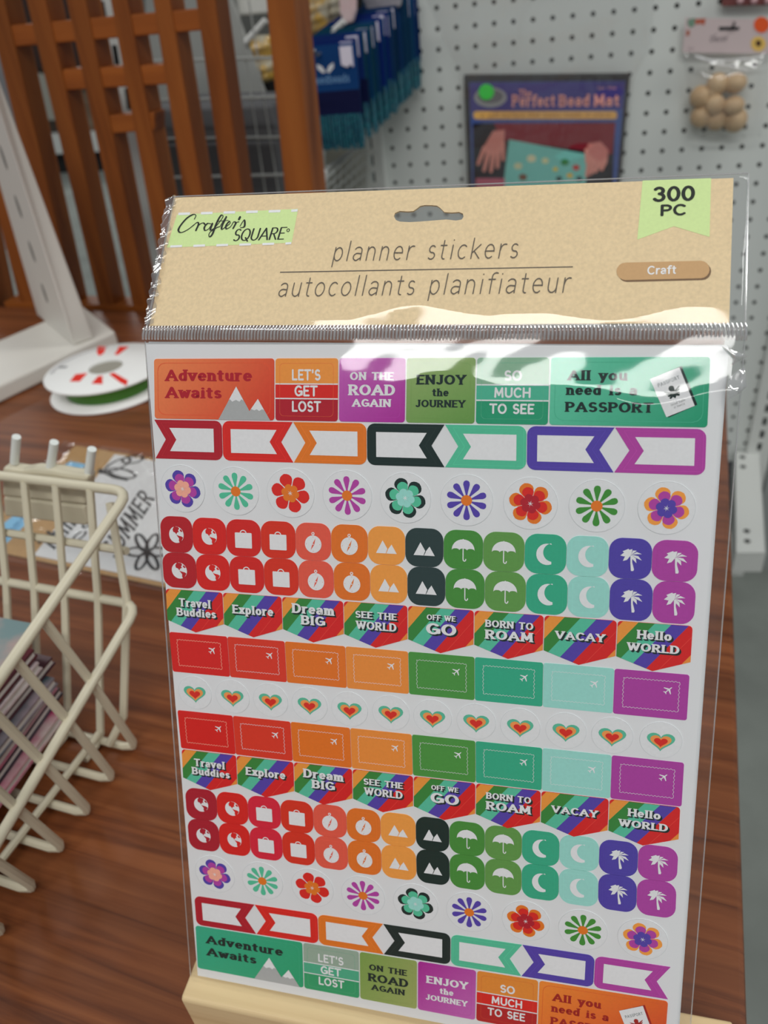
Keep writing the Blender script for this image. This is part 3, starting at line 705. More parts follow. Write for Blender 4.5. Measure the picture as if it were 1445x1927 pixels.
# ---- pentagon banners
PT_TXT = [[('Travel', .22, .79, .53, .27), ('Buddies', .17, .875, .83, .26)], [('Explore', .15, .856, .62, .28)], [('Dream', .156, .856, .46, .30), ('BIG', .3, .7, .80, .29)], [('SEE THE', .177, .837, .46, .21), ('WORLD', .19, .83, .80, .25)],
          [('OFF WE', .287, .73, .36, .16), ('GO', .27, .74, .79, .34)], [('BORN TO', .155, .857, .44, .21), ('ROAM', .155, .857, .79, .27)], [('VACAY', .155, .85, .63, .23)], [('Hello', .264, .733, .45, .25), ('WORLD', .14, .843, .80, .23)]]
def pents(tl, tr, bl, br, bounds, tipt=1.34):
    m, sf = row(tl, tr, bl, br); B = [sf(x) for x in bounds]
    SC_ = [(-9, .07, RD), (.07, .28, inkc(218, 140, 58)), (.28, .50, inkc(52, 124, 56)), (.50, .72, inkc(80, 176, 146)), (.72, .95, IN), (.95, 1.335, inkc(200, 34, 34)), (1.335, 9, inkc(216, 132, 56))]
    for i in range(8):
        mm, asp = cellm(m, B[i] + .0008, B[i + 1] - .0008, .0, 1.0)
        r = .05
        out = ell(1 - r, r * asp, r, r * asp, 4, -90, 0) + [(1, 1), (.5, tipt), (0, 1)] + ell(r, r * asp, r, r * asp, 4, 180, 270)
        k = Ink(SH, mm, H1); k.solid(out, RD, H1)
        for (c0, c1, col) in SC_:
            p = clip(clip(out, lambda q: q[0] + .42 * q[1] - c0), lambda q: c1 - q[0] - .42 * q[1])
            if len(p) > 2: k.poly(p, col, 1)
        k.poly(clip(clip(out, lambda q: q[0] + .42 * q[1] - 1.12), lambda q: 1.127 - q[0] - .42 * q[1]), inkc(214, 70, 60), 1.5)
        for (st, x0, x1, yb, cap) in PT_TXT[i]:
            for q_ in range(1, 4): text(k, st, x0, x1, yb, cap, DK, lvl=1.6 + q_ * .1, dx=.009 * q_, dy=.016 * q_, **COOP)
            text(k, st, x0, x1, yb, cap, WINK, lvl=3, **COOP)
        fin(k, 'rainbow striped banner sticker reading ' + ' '.join(t[0] for t in PT_TXT[i]))
pents((312, 1107.5), (1303.8, 1178), (315.4, 1165.8), (1299.7, 1245.7), [313.5, 420.5, 531.4, 647, 767.5, 892, 1023, 1160, 1302])
pents((341.8, 1409.5), (1280.5, 1519), (344.6, 1462.3), (1277.4, 1578.8), [343, 446, 553.5, 663.5, 778, 895, 1017.5, 1145, 1279])

# ---- stamp rectangles with a zigzag border and a plane
def plane_icon(k, cx, cy, s, asp, col):
    a = math.radians(-45); c_, s_ = math.cos(a), math.sin(a)
    def T(p): x, y = p; return (cx + (x * c_ - y * s_) * s, cy + (x * s_ + y * c_) * s * asp)
    for P in ([(-1, .09), (.75, .12), (1.0, 0), (.75, -.12), (-1, -.09)], [(.35, .1), (-.25, 1.0), (-.45, 1.0), (-.1, .1)], [(.35, -.1), (-.25, -1.0), (-.45, -1.0), (-.1, -.1)],
              [(-.7, .08), (-1.0, .42), (-1.12, .42), (-.98, .05)], [(-.7, -.08), (-1.0, -.42), (-1.12, -.42), (-.98, -.05)]):
        k.poly([T(p) for p in P], col, 2)
RC = [inkc(200, 34, 30), inkc(204, 54, 36), inkc(212, 108, 34), inkc(218, 132, 56), inkc(70, 138, 62), inkc(48, 158, 124), inkc(142, 200, 190), inkc(160, 60, 148)]
RN = ['red', 'orange red', 'orange', 'pale orange', 'green', 'teal', 'pale aqua', 'magenta']
def rects(tl, tr, bl, br, bounds):
    m, sf = row(tl, tr, bl, br); B = [sf(x) for x in bounds]
    for i in range(8):
        mm, asp = cellm(m, B[i] + .0004, B[i + 1] - .0004, .0, .995)
        k = Ink(SH, mm, H1); k.solid(rrect(0, 0, 1, 1, .035, .035 * asp, 4), RC[i], H1)
        line = SALP if i == 0 else tuple(min(1, RC[i][j] * .25 + WINK[j] * .75) for j in range(3)) + (1,)
        x0, x1, y0, y1 = .125, .875, .17, .82; n1 = 30; n2 = 14; w = .0034; z = .009
        per = [(x0 + (x1 - x0) * j / n1, y0 + (z * asp if j % 2 else -z * asp) * (j not in (0, n1))) for j in range(n1)] + [(x1 + (z if j % 2 else -z) * (j != 0), y0 + (y1 - y0) * j / n2) for j in range(n2)] + \
              [(x1 - (x1 - x0) * j / n1, y1 + (z * asp if j % 2 else -z * asp) * (j != 0)) for j in range(n1)] + [(x0 + (z if j % 2 else -z) * (j != 0), y1 - (y1 - y0) * j / n2) for j in range(n2)]
        for j in range(len(per)):
            p = per[j]; q_ = per[(j + 1) % len(per)]; dx = q_[0] - p[0]; dy = (q_[1] - p[1]) / asp; L = math.hypot(dx, dy) + 1e-9
            nx, ny = -dy / L * w, dx / L * w * asp
            k.poly([(p[0] + nx, p[1] + ny), (q_[0] + nx, q_[1] + ny), (q_[0] - nx, q_[1] - ny), (p[0] - nx, p[1] - ny)], line, 2)
        plane_icon(k, .735, .36, .066, asp, WINK)
        fin(k, RN[i] + ' stamp-shaped sticker with a white aeroplane')
rects((318.8, 1188.9), (1297.6, 1269.8), (325.6, 1263.5), (1292.2, 1355.8), [322, 430.5, 538, 651.5, 769, 893.2, 1021.6, 1154.5, 1295])
rects((334, 1336), (1287.3, 1435.3), (341, 1407.6), (1282.4, 1517.9), [337.5, 441, 549, 660.5, 776, 895, 1020, 1149.5, 1285])

# ---- hearts
def heart(cx, cy, s):
    P = []
    for i in range(32):
        a = 2 * PI * i / 32; x = 16 * math.sin(a) ** 3; y = 13 * math.cos(a) - 5 * math.cos(2 * a) - 2 * math.cos(3 * a) - math.cos(4 * a)
        P.append((cx + x / 17 * s, cy - y / 17 * s * .84))
    return P
for i, (px, py) in enumerate([(367.2, 1304.2), (437.8, 1311.6), (509.4, 1318.7), (582.8, 1326.5), (658, 1335.3), (735.6, 1342.3), (814, 1350.4), (896, 1358.8), (978.7, 1367.6), (1064.7, 1376), (1151.8, 1384.7), (1243.2, 1393.5)]):
    u, v = SH.uv(px, py); R = SH.uv(px + 20.5 + 6.5 * i / 11, py)[0] - u
    k = Ink(SH, lambda a, b, u=u, v=v, R=R: (u + a * R, v + b * R), H1); k.solid(ell(0, -.05, 1.5, 1.5, 32), WHT, H1)
    rim = ell(0, -.05, 1.5, 1.5, 36); rim2 = ell(0, -.05, 1.48, 1.48, 36)
    for j in range(36): k.poly([rim[j], rim[(j + 1) % 36], rim2[(j + 1) % 36], rim2[j]], inkc(190, 194, 196), .5)
    k.poly(heart(0, 0, 1.06), inkc(84, 172, 142), 1); k.poly(heart(0, .04, .80), inkc(222, 142, 76), 2); k.poly(heart(0, .08, .52), inkc(202, 42, 32), 3)
    fin(k, 'round sticker with a nested teal, orange and red heart')

# ---- header card
hBL = CAMP + Vector((-4.86786132, 17.43758045, -6.04281826)) * K9; hBR = CAMP + Vector((7.05054609, 13.86840719, -6.07141571)) * K9
hTL = CAMP + Vector((-4.13440006, 19.75477794, -3.81406406)) * K9
HA = (hBR - hBL).normalized(); HN = (hBR - hBL).cross(hTL - hBL).normalized()
if HN.dot(CAMP - hBL) < 0: HN = -HN
HB = -HN.cross(HA)
if HB.z > 0: HB = -HB
HD = Frame(hBL, HA, HB, HN)
KR = inkc(206, 184, 147)
def slot_poly():
    pts = []
    ref = [(741, 407), (743, 401), (752, 397), (768, 398), (778, 397), (785, 392), (790, 388), (798, 386), (810, 386), (822, 387), (828, 391), (836, 399), (850, 400), (864, 399), (871, 402), (872, 408), (869, 413), (858, 415), (840, 413), (815, 415), (790, 417), (770, 418), (752, 417), (745, 414)]
    return [HD.uv(*p) for p in ref]
def header():
    corners = [HD.uv(327, 372), HD.uv(1380, 335), HD.uv(1372, 608), HD.uv(281, 613)]
    c = curve_mesh = None
    cu = bpy.data.curves.new('header', 'CURVE'); cu.dimensions = '2D'; cu.fill_mode = 'BOTH'; cu.extrude = .0002
    for P in (corners, slot_poly()):
        s = cu.splines.new('POLY'); s.points.add(len(P) - 1); s.use_cyclic_u = True
        for i, (a, b) in enumerate(P): s.points[i].co = (a, -b, 0, 1)
    ob = bpy.data.objects.new('tmp', cu); COL.objects.link(ob); dg = bpy.context.evaluated_depsgraph_get()
    me = bpy.data.meshes.new_from_object(ob.evaluated_get(dg)); bpy.data.objects.remove(ob)
    V = [HD.P(v.co.x, -v.co.y, v.co.z - .0002) for v in me.vertices]; Fc = [list(p.vertices) for p in me.polygons]
    off = pack.location
    return link_mesh('header_card', [v - off for v in V], Fc, M_kraft, pack, None, [KR] * len(V))
o_head = header(); tag(o_head, 'kraft brown header card with a hang slot and printed title')
hk = Ink(HD)
G1 = inkc(190, 210, 146); BLK = inkc(34, 38, 34); GREY = inkc(92, 84, 74)
def HQ(*pts): return [HD.uv(*p) for p in pts]
hk.poly(HQ((333, 404), (561, 393), (549, 457), (314, 466)), G1, 1)
for i in range(6):
    a = 336 + i * 42.5; w = 22 if i < 5 else 12
    hk.poly(HQ((a, 400.5 - i * 1.2), (a + w, 399.8 - i * 1.2), (a + w - .6, 404.5 - i * 1.2), (a - .6, 405.2 - i * 1.2)), WINK, 2)
    a = 321 + i * 43.3; w = 22 if i < 5 else 11
    hk.poly(HQ((a, 462 - i * 1.1), (a + w, 461.2 - i * 1.1), (a + w - .6, 465.3 - i * 1.1), (a - .6, 466.2 - i * 1.1)), WINK, 2)
hk.poly(HQ((1209, 340), (1338, 335.5), (1335, 446), (1268, 426), (1199, 451)), G1, 1)
pill = []
for (cx, cy, a0) in ((1177, 511, 90), (1318, 507.5, 270)):
    for i in range(9):
        a = math.radians(a0 + 180 * i / 8); pill.append((cx + 17 * math.cos(a), cy + 16.5 * math.sin(a)))
hk.poly(HQ(*[(x + 3, y + 3.2) for x, y in pill]), inkc(112, 88, 66), 1); hk.poly(HQ(*pill), inkc(182, 146, 104), 2)
hk.poly(HQ((527, 511.5), (1078, 501.3), (1078, 503.3), (527, 513.5)), GREY, 1)
def htext(st, l, r, capy, col, pen, serif=0, track=.14, shear=0.0, lvl=3):
    a = HD.uv(*l); b = HD.uv(*r); c = HD.uv(l[0], capy)
    cap = a[1] - c[1]; sl = (b[1] - a[1]) / (b[0] - a[0])
    text(hk, st, a[0], b[0], a[1], cap, col, pen, serif, track, lvl, shear, baseslope=sl)
htext('planner stickers', (624, 492.5), (973, 486.5), 454, GREY, (.028, .03), track=.19, shear=.12)
htext('autocollants planifiateur', (522, 559.5), (1071, 551.5), 521, GREY, (.028, .03), track=.19, shear=.12)
htext('300', (1227, 381), (1307, 378.5), 352, BLK, (.10, .085), track=.02)
htext('PC', (1241, 407.5), (1291, 405.8), 385.5, BLK, (.10, .09), track=.04)
htext('Craft', (1217, 517.5), (1272, 515.8), 501, WINK, (.085, .075), track=.06)
htext('SQUARE', (436, 454.5), (534, 451), 431.5, BLK, (.075, .035), track=.02, shear=.2)
htext('0', (538.5, 437), (545, 436.8), 430.5, BLK, (.09, .07)); 
def scr(pts, w):
    P = [HD.uv(*p) for p in pts]
    # smooth by Catmull-Rom
    Q = []
    for i in range(len(P) - 1):
        p0 = P[max(0, i - 1)]; p1 = P[i]; p2 = P[i + 1]; p3 = P[min(len(P) - 1, i + 2)]
        for j in range(5):
            t = j / 5; Q.append(tuple(.5 * (2 * p1[k] + (p2[k] - p0[k]) * t + (2 * p0[k] - 5 * p1[k] + 4 * p2[k] - p3[k]) * t * t + (3 * p1[k] - p0[k] - 3 * p2[k] + p3[k]) * t ** 3) for k in (0, 1)))
    Q.append(P[-1])
    for i in range(len(Q) - 1):
        d = (Q[i + 1][0] - Q[i][0], Q[i + 1][1] - Q[i][1]); L = math.hypot(*d) + 1e-9
        ww = w * (.75 + 1.0 * abs(d[1] / L) * (d[1] > 0)) * .00012
        ph = [(ww * math.cos(2 * PI * a / 6), ww * math.sin(2 * PI * a / 6)) for a in range(6)]
        hk.poly(hull([(Q[i][0] + a, Q[i][1] + b) for a, b in ph] + [(Q[i + 1][0] + a, Q[i + 1][1] + b) for a, b in ph]), BLK, 4)
scr([(366, 413), (369, 406), (364, 404), (352, 411), (340, 425), (336, 434), (341, 438), (353, 433), (366, 423)], 1.1)
scr([(364, 425), (371, 419), (374, 422), (369, 434)], 1); scr([(370, 430), (377, 422), (383, 420), (386, 423)], 1)
scr([(398, 422), (391, 421), (385, 428), (386, 434), (393, 431), (400, 421), (396, 433), (402, 431)], 1)
scr([(402, 431), (412, 420), (420, 408), (416, 406), (408, 420), (400, 441), (394, 446), (395, 438), (408, 429), (414, 427)], 1.1)
scr([(414, 427), (422, 414), (426, 409), (418, 426), (418, 432), (424, 428)], 1); scr([(409, 417), (430, 415)], .8)
scr([(424, 428), (433, 421), (432, 417), (426, 424), (426, 431), (433, 428), (437, 423)], 1)
scr([(437, 423), (440, 418), (444, 420), (439, 430)], 1); scr([(441, 425), (446, 419), (450, 418)], 1); scr([(452, 409), (450, 413)], 1.3)
scr([(452, 426), (459, 415), (461, 418), (460, 427), (453, 429)], 1)
hk.build('lettering', M_ink, o_head)

# ---- clear bag: film over the sheets, crimped seam, film over the header
M_film = film_mat('clear_film', 1.5, .075, .005, gain=.50, bump=(55, .12, .004))
M_film2 = film_mat('clear_film_back', 1.5, .06, .01)
def grid_surface(fn, nu, nv):
    v = [fn(i / nu, j / nv) for j in range(nv + 1) for i in range(nu + 1)]
    f = [[j * (nu + 1) + i, j * (nu + 1) + i + 1, (j + 1) * (nu + 1) + i + 1, (j + 1) * (nu + 1) + i] for j in range(nv) for i in range(nu)]
    return v, f
LT = SH.uv(271.5, 642); LB = SH.uv(357, 1835); RT = SH.uv(1402, 642); RB = SH.uv(1300, 1927)
VB = .1245
def film_front(s, t):
    v = LT[1] + (VB - LT[1]) * t; ul = LT[0] + (LB[0] - LT[0]) * (v - LT[1]) / (LB[1] - LT[1]); ur = RT[0] + (RB[0] - RT[0]) * (v - RT[1]) / (RB[1] - RT[1])
    u = ul + (ur - ul) * s
    d = v - LT[1]
    e = min(s, 1 - s) * 1.0; edge = min(1, e / .012) ** .5
    # pillow: rises quickly from the seam, then lies on the sheet, gently cockled
    k = .12 + .24 / (1 + math.exp(-(s - .36) / .035)) - .03 * math.sin(s * 14) * (s > .3)          # slope of the tent below the seam
    d0 = .0105 + .0014 * math.sin(s * 9) + .0008 * math.sin(s * 31)
    h = .0012 + k * (d if d < d0 else d0 + (1 - math.exp(-(d - d0) / .002)) * .0006) * (1 if d < d0 else math.exp(-((d - d0) / .03) ** 1.3))
    h += .00010 * math.sin(s * 43 + d * 500) * min(1, d / .003) * math.exp(-d / .02)
    h += .00010 * math.sin(s * 7 + d * 25)
    return SH.P(u, v, (h - 0.0) * edge - .0004 * (1 - edge))
v, f = grid_surface(film_front, 120, 130)
o = link_mesh('film_front', [p - pack.location for p in v], f, M_film, pack, smooth=True)
def film_back(s, t):
    v = LT[1] + (VB - LT[1]) * t; ul = LT[0] + (LB[0] - LT[0]) * (v - LT[1]) / (LB[1] - LT[1]); ur = RT[0] + (RB[0] - RT[0]) * (v - RT[1]) / (RB[1] - RT[1])
    return SH.P(ul + (ur - ul) * s, v, -.0012 - .0018 * math.sin(PI * s) ** .3)
v, f = grid_surface(film_back, 30, 30)
o = link_mesh('film_back', [p - pack.location for p in v], f, M_film2, pack, smooth=True)
# header pocket of film
hq = [HD.uv(329, 370), HD.uv(1408, 326), HD.uv(1402, 613), HD.uv(276, 617)]
def film_head(s, t):
    a = [(hq[0][i] * (1 - s) + hq[1][i] * s) * (1 - t) + (hq[3][i] * (1 - s) + hq[2][i] * s) * t for i in (0, 1)]
    d = 1 - t
    k = .02 + .155 / (1 + math.exp(-(s - .27) / .02)) + .03 * math.sin(s * 17) * (s > .25)
    d0 = .085 + .03 * math.sin(s * 13 + 1) + .022 * math.sin(s * 29)
    h = .0005 + k * .033 * min(d, d0) * (1 if d < d0 else math.exp(-((d - d0) / .5) ** 2))
    e = min(min(s, 1 - s) / .01, t / .03, 1); 
    return HD.P(a[0], a[1], h * e)
v, f = grid_surface(film_head, 120, 60)
o = link_mesh('film_header', [p - pack.location for p in v], f, film_mat('clear_film_header', 1.5, .06, .006, gain=.42, bump=(55, .1, .004)), pack, smooth=True)
def film_head_b(s, t):
    a = [(hq[0][i] * (1 - s) + hq[1][i] * s) * (1 - t) + (hq[3][i] * (1 - s) + hq[2][i] * s) * t for i in (0, 1)]
    return HD.P(a[0], a[1], -.0008)
v, f = grid_surface(film_head_b, 10, 6)
link_mesh('film_header', [p - pack.location for p in v], f, M_film2, pack, smooth=True)
# crimped seam band
M_seam = film_mat('crimped_film', 2.0, .10, .10, gain=1.6, hazecol=(.85, .85, .85, 1))
sa = [HD.uv(276, 618), HD.uv(1402, 613)]; sb = [SH.uv(271.5, 641), SH.uv(1403, 641)]
def seam(s, t):
    p = HD.P(sa[0][0] * (1 - s) + sa[1][0] * s, sa[0][1] * (1 - s) + sa[1][1] * s, .0012); q_ = SH.P(sb[0][0] * (1 - s) + sb[1][0] * s, sb[0][1] * (1 - s) + sb[1][1] * s, .0012)
    c = p.lerp(q_, t)
    rid = math.cos(2 * PI * 165 * s + .5 * math.sin(7 * t)) * .00010 * min(1, 6 * min(t, 1 - t))
    return c + SN * (rid + .0004 * math.sin(PI * t))
v, f = grid_surface(seam, 165 * 6, 5)
o = link_mesh('crimped_seam', [p - pack.location for p in v], f, M_seam, pack, smooth=True); tag(o, 'ribbed heat-sealed band of the clear bag')
B = MB()
for i in range(168):
    s = (i + .5) / 168; B.tube([seam(s, .12) + SN * .0001, seam(s + .0008, .5) + SN * .0002, seam(s + .0004, .9) + SN * .0001], .00019 + .00004 * math.sin(i * 1.7), 6)  # milky white tubes put the bright glints of the ridges into the colour
o = B.build('seam_rib_glints', film_mat('rib_glint_film', 2.0, .12, .42, gain=1.8, hazecol=(.92, .92, .93, 1)), pack, True)
# sealed rims of the bag
M_rim = film_mat('bag_rim', 1.8, .08, .25, gain=1.6, hazecol=(.9, .9, .9, 1))
def rim(pts, r):
    B = MB(); B.tube(pts, r, 6); return B.build('bag_rim', M_rim, pack, True)
rim([film_front(0, i / 40) for i in range(41)], .00018); rim([film_front(1, i / 40) for i in range(41)], .00016)
rim([film_head(0, i / 10) for i in range(11)], .00025); rim([film_head(1, i / 10) for i in range(11)], .00018); rim([film_head(i / 20, 0) for i in range(21)], .00015)

# loose crinkled edge of the film beside the header, and the folds at the right shoulder
def crinkle(s, t):
    a = HD.uv(316, 380); b = HD.uv(334, 371); c = HD.uv(289, 612); d = HD.uv(273, 616)
    p = [(a[i] * (1 - s) + b[i] * s) * (1 - t) + (d[i] * (1 - s) + c[i] * s) * t for i in (0, 1)]
    return HD.P(p[0], p[1], .0008 + .0006 * math.sin(t * 46 + 2 * math.sin(t * 17)) * (.4 + s) + .0003 * math.sin(t * 95 + s * 5))
v, f = grid_surface(crinkle, 6, 90)
link_mesh('film_edge', [p - pack.location for p in v], f, film_mat('edge_film', 1.9, .07, .12, gain=1.6), pack, smooth=True)
for F0, F1_, ph in ((((1352, 650), (1402, 668), (1372, 688), (1368, 668)), 0, 0), (((1366, 748), (1364, 712), (1398, 688), (1402, 726)), 0, 1)):
    P4 = [SH.uv(*p) for p in F0]
    def fold(s, t, P4=P4, ph=ph):
        p = [(P4[0][i] * (1 - s) + P4[1][i] * s) * (1 - t) + (P4[3][i] * (1 - s) + P4[2][i] * s) * t for i in (0, 1)]
        return SH.P(p[0], p[1], .003 + .0011 * math.sin(PI * s + ph) * math.sin(PI * t) - .0015 * t)
    v, f = grid_surface(fold, 14, 14); link_mesh('film_fold', [p - pack.location for p in v], f, film_mat('fold_film', 2.0, .10, .35, gain=1.8, hazecol=(.9, .9, .9, 1)), pack, smooth=True)

# ================================================================== pine easel holding the pack
M_pine = wood_mat('pale_pine', C(232, 208, 162), C(222, 194, 148), C(204, 174, 128), math.atan2(SU.y, SU.x), 1.6, .55)
Hh = Vector((SU.x, SU.y, 0)).normalized(); Hn = Vector((-Hh.y, Hh.x, 0)); Hn = Hn if Hn.y < 0 else -Hn     # Hn: toward the camera
base_c = SH.P(0, .1248, -.003)
easel = thing('wooden_easel', 'small pale pine easel whose front ledge carries the sticker packet', 'easel', Vector((base_c.x, base_c.y, 0)))
ledge_l = SH.uv(366, 1850)[0] - .0015; zt = base_c.z + .0004
ztop = zt
def EP(u, d, z): p = base_c + Hh * u + Hn * d; return Vector((p.x, p.y, z))
u0, u1 = ledge_l, .078
B = MB().prism([EP(u0, -.012, ztop), EP(u0, .0078, ztop), EP(u0, .0086, ztop - .001), EP(u0, .0086, max(.0015, ztop - .021)), EP(u0, -.012, max(.0015, ztop - .021))], Hh * (u1 - u0))
o = B.build('ledge', M_pine, easel); bevel(o, .0012, 3)
for s in (-.035, .04):
    lo = EP(s, -.022, .002); hi = SH.P(s, -.035, -.012); 
    B = MB().box((lo + hi) / 2, Hh * .007, SN * .004, (hi - lo) / 2); o = B.build('upright', M_pine, easel)
B = MB().box(SH.P(0.002, -.03, -.0125), Hh * .045, SN * .0038, -SV * .006); B.build('crossbar', M_pine, easel)
hi = SH.P(.002, -.03, -.018); lo = Vector((hi.x - Hn.x * .07, hi.y - Hn.y * .07, .003)); B = MB().box((lo + hi) / 2, Hh * .006, Hn * .004, (hi - lo) / 2); B.build('rear_leg', M_pine, easel)

# ================================================================== wooden lattice screen at the far edge of the table
LD = TE2 + .003
M_oak = wood_mat('stained_oak', C(156, 90, 36), C(140, 76, 28), C(108, 54, 18), 'z', .8, .5)
M_oak2 = wood_mat('stained_oak_rail', C(164, 92, 36), C(146, 78, 28), C(112, 56, 20), AE, .6, .5)
scr_p0 = lat(300, 575, LD)
screen = thing('lattice_screen', 'tall oak lattice screen of upright bars with stepped crossbars, standing behind the table', 'screen', Vector((scr_p0.x, scr_p0.y, FLOORZ)))
def ez(p): return (p.dot(E1), p.z)
def bar(t0, t1, b0, b1, name='slat', dep=.022, yt=0, yb=340, to=-.02, up=.32):
    a = ez(lat(t0, yt, LD)); b = ez(lat(t1, yt, LD)); c = ez(lat(b0, yb, LD)); d = ez(lat(b1, yb, LD))
    def at(p, q, z): k = (z - q[1]) / (p[1] - q[1]); return q[0] + (p[0] - q[0]) * k
    P = [E1 * at(a, c, up) + EZ * up, E1 * at(b, d, up) + EZ * up, E1 * at(b, d, to) + EZ * to, E1 * at(a, c, to) + EZ * to]
    P = [p + E2 * LD for p in P]
    o = MB().prism(P, E2 * dep).build(name, M_oak, screen); bevel(o, .0012); return o
bar(-28, 7, 54, 86, yb=338); bar(49, 85, 130, 161); bar(124, 160, 198, 229); bar(207, 239, 271, 304, yb=344); bar(287, 319, 345, 380, yb=365); bar(368, 404, 420, 455, yb=365)
bar(500, 552, 536, 588, 'post', dep=.03, yb=365, to=FLOORZ)
bar(-108, -72, -22, 10, yb=338); bar(-190, -135, -105, -60, 'post', dep=.03, yb=338, to=FLOORZ)
def cross(x0, x1, y0, y1, h0, h1):
    a = lat(x0, y0, LD); b = lat(x1, y1, LD); c = lat(x1, y1 + h1, LD); d = lat(x0, y0 + h0, LD)
    o = MB().prism([p + E2 * .0015 for p in (a, b, c, d)], E2 * .018).build('crossbar', M_oak2, screen); bevel(o, .0012)
cross(-125, 385, 61, 15, 41, 42); cross(115, 318, 131, 121, 40, 38); cross(190, 288, 219, 212, 35, 34)
# bottom and top rails
for z0, z1 in ((-.05, .004), (.315, .36)):
    MB().box(E1 * (-.455 * KT) + E2 * (LD + .011) + EZ * ((z0 + z1) / 2), E1 * .185, E2 * .012, EZ * ((z1 - z0) / 2)).build('rail', M_oak2, screen)

# ================================================================== white bracket stand on the table
M_cast = mat('white_powder_coat', C(222, 218, 210), .45, bump=(160, .12)); M_slot = mat('slot_shadow_grey', C(120, 118, 114), .6)
ZB = .014
def tb_(x, y): return tab(x, y, ZB)
c1 = tb_(154, 574); c2 = tb_(216, 623); c3 = tb_(-60, 752); c4 = c1 + (c3 - c2)
stand = thing('display_stand', 'white metal stand with slotted upright at the far left of the table', 'stand', ((c1 + c2 + c3 + c4) / 4) * 1 - EZ * ZB)
o = MB().prism([p - EZ * (ZB - .0005) for p in (c1, c2, c3, c4)], EZ * (ZB - .0005)).build('base', M_cast, stand); bevel(o, .002)
a_ = tb_(70, 594); b_ = tb_(139, 651); c_ = tb_(178, 637)
n1 = (b_ - a_).cross(EZ).normalized(); n2 = (c_ - b_).cross(EZ).normalized()
ta = on_plane(-110, -30, a_, n1); tm = on_plane(-38, 90, b_, n1); tcx = on_plane(-10, 130, b_, n2)
hz = min(ta.z, tm.z, tcx.z)
def cut(lo, hi): return lo + (hi - lo) * ((hz - lo.z) / (hi.z - lo.z))
ta, tm, tcx = cut(a_, ta), cut(b_, tm), cut(c_, tcx); td = ta + (tcx - tm); d_ = a_ + (c_ - b_)
B = MB(); B.add([a_, b_, c_, d_, ta, tm, tcx, td], [[0, 1, 5, 4], [1, 2, 6, 5], [2, 3, 7, 6], [3, 0, 4, 7], [0, 3, 2, 1], [4, 5, 6, 7]])
o = B.build('slotted_upright', M_cast, stand); bevel(o, .002)
for k_ in (.18, .36, .54, .72, .9):
    p = a_.lerp(ta, k_).lerp(b_.lerp(tm, k_), .55); ax = (b_ - a_).normalized(); az = (tm - b_).normalized(); nn = n1 if n1.y < 0 else -n1
    B = MB(); B.prism([p + ax * (.0035 * math.cos(t)) + az * (.009 * math.sin(t)) + nn * .0004 for t in [2 * PI * i / 12 for i in range(12)]], -nn * .002)
    B.build('slot', M_slot, stand)

# ================================================================== ribbon spool
cc = tab(199, 690, .0185); Rs = 114 / F * ((R_C2W.transposed() @ (cc - CAMP))[2])
spool = thing('ribbon_spool', 'white card ribbon spool with red printed bars and green ribbon, lying on the table', 'ribbon spool', Vector((cc.x, cc.y, 0)))
M_card = print_mat('spool_card', .5)
def disk(z0, z1, name):
    return MB().lathe(Vector((cc.x, cc.y, 0)), [(.28 * Rs, z0), (.28 * Rs, z1), (Rs - .0008, z1), (Rs, z1 - .0006), (Rs, z0 + .0006), (Rs - .0008, z0), (.28 * Rs, z0)], 64, ink=inkc(222, 222, 220)).build(name, M_card, spool, True, ink=True)
disk(.0004, .0026, 'flange'); top_f = disk(.0163, .0185, 'flange')
MB().lathe(Vector((cc.x, cc.y, 0)), [(Rs * .3, .0027), (Rs * .74, .0030), (Rs * .74, .0160), (Rs * .3, .0162)], 48).build('ribbon', mat('green_ribbon', C(70, 132, 32), .45), spool, True)
MB().lathe(Vector((cc.x, cc.y, 0)), [(.275 * Rs, .0002), (.275 * Rs, .0172)], 32).build('hub', mat('grey_card_core', C(160, 156, 144), .8), spool, True)
MB().lathe(Vector((cc.x, cc.y, 0)), [(0, .0172), (.275 * Rs, .0172)], 32).build('hub_cap', mat('grey_card_core', C(160, 156, 144), .8), spool)
TF = Frame(Vector((0, 0, .01852)), Vector((1, 0, 0)), Vector((0, -1, 0)), EZ)
ki = Ink(TF)
REDP = inkc(214, 46, 34); GP = inkc(150, 148, 150)
def TQ(*p): return [TF.uv(*q) for q in p]
for P in (((184, 652), (200, 652), (196, 664), (187, 670), (182, 664)), ((224, 652), (243, 652), (230, 662), (222, 668), (215, 667), (220, 660)), ((131, 718), (142, 704), (165, 702), (150, 718)),
          ((172, 722), (184, 708), (193, 707), (193, 723)), ((205, 704), (214, 701), (241, 716), (238, 726), (226, 720))): ki.poly(TQ(*P), REDP, 1)
for i in range(26):      # smudged small print round the rim
    an = math.radians(178 + i * 3.2); r0 = Rs * .86
    ki.poly([(cc.x + (r0 + q) * math.cos(an + w), -cc.y + (r0 + q) * math.sin(an + w)) for q, w in ((0, 0), (Rs * .07, 0), (Rs * .07, .03), (0, .03))], GP, 1)
ki.poly([(cc.x + Rs * .86 * math.cos(a), -cc.y + Rs * .86 * math.sin(a)) for a in (3.35, 3.42)] + [(cc.x + Rs * .72 * math.cos(a), -cc.y + Rs * .72 * math.sin(a)) for a in (3.45, 3.36)], inkc(80, 80, 84), 1.5)
ki.build('printed_face', M_ink, top_f)

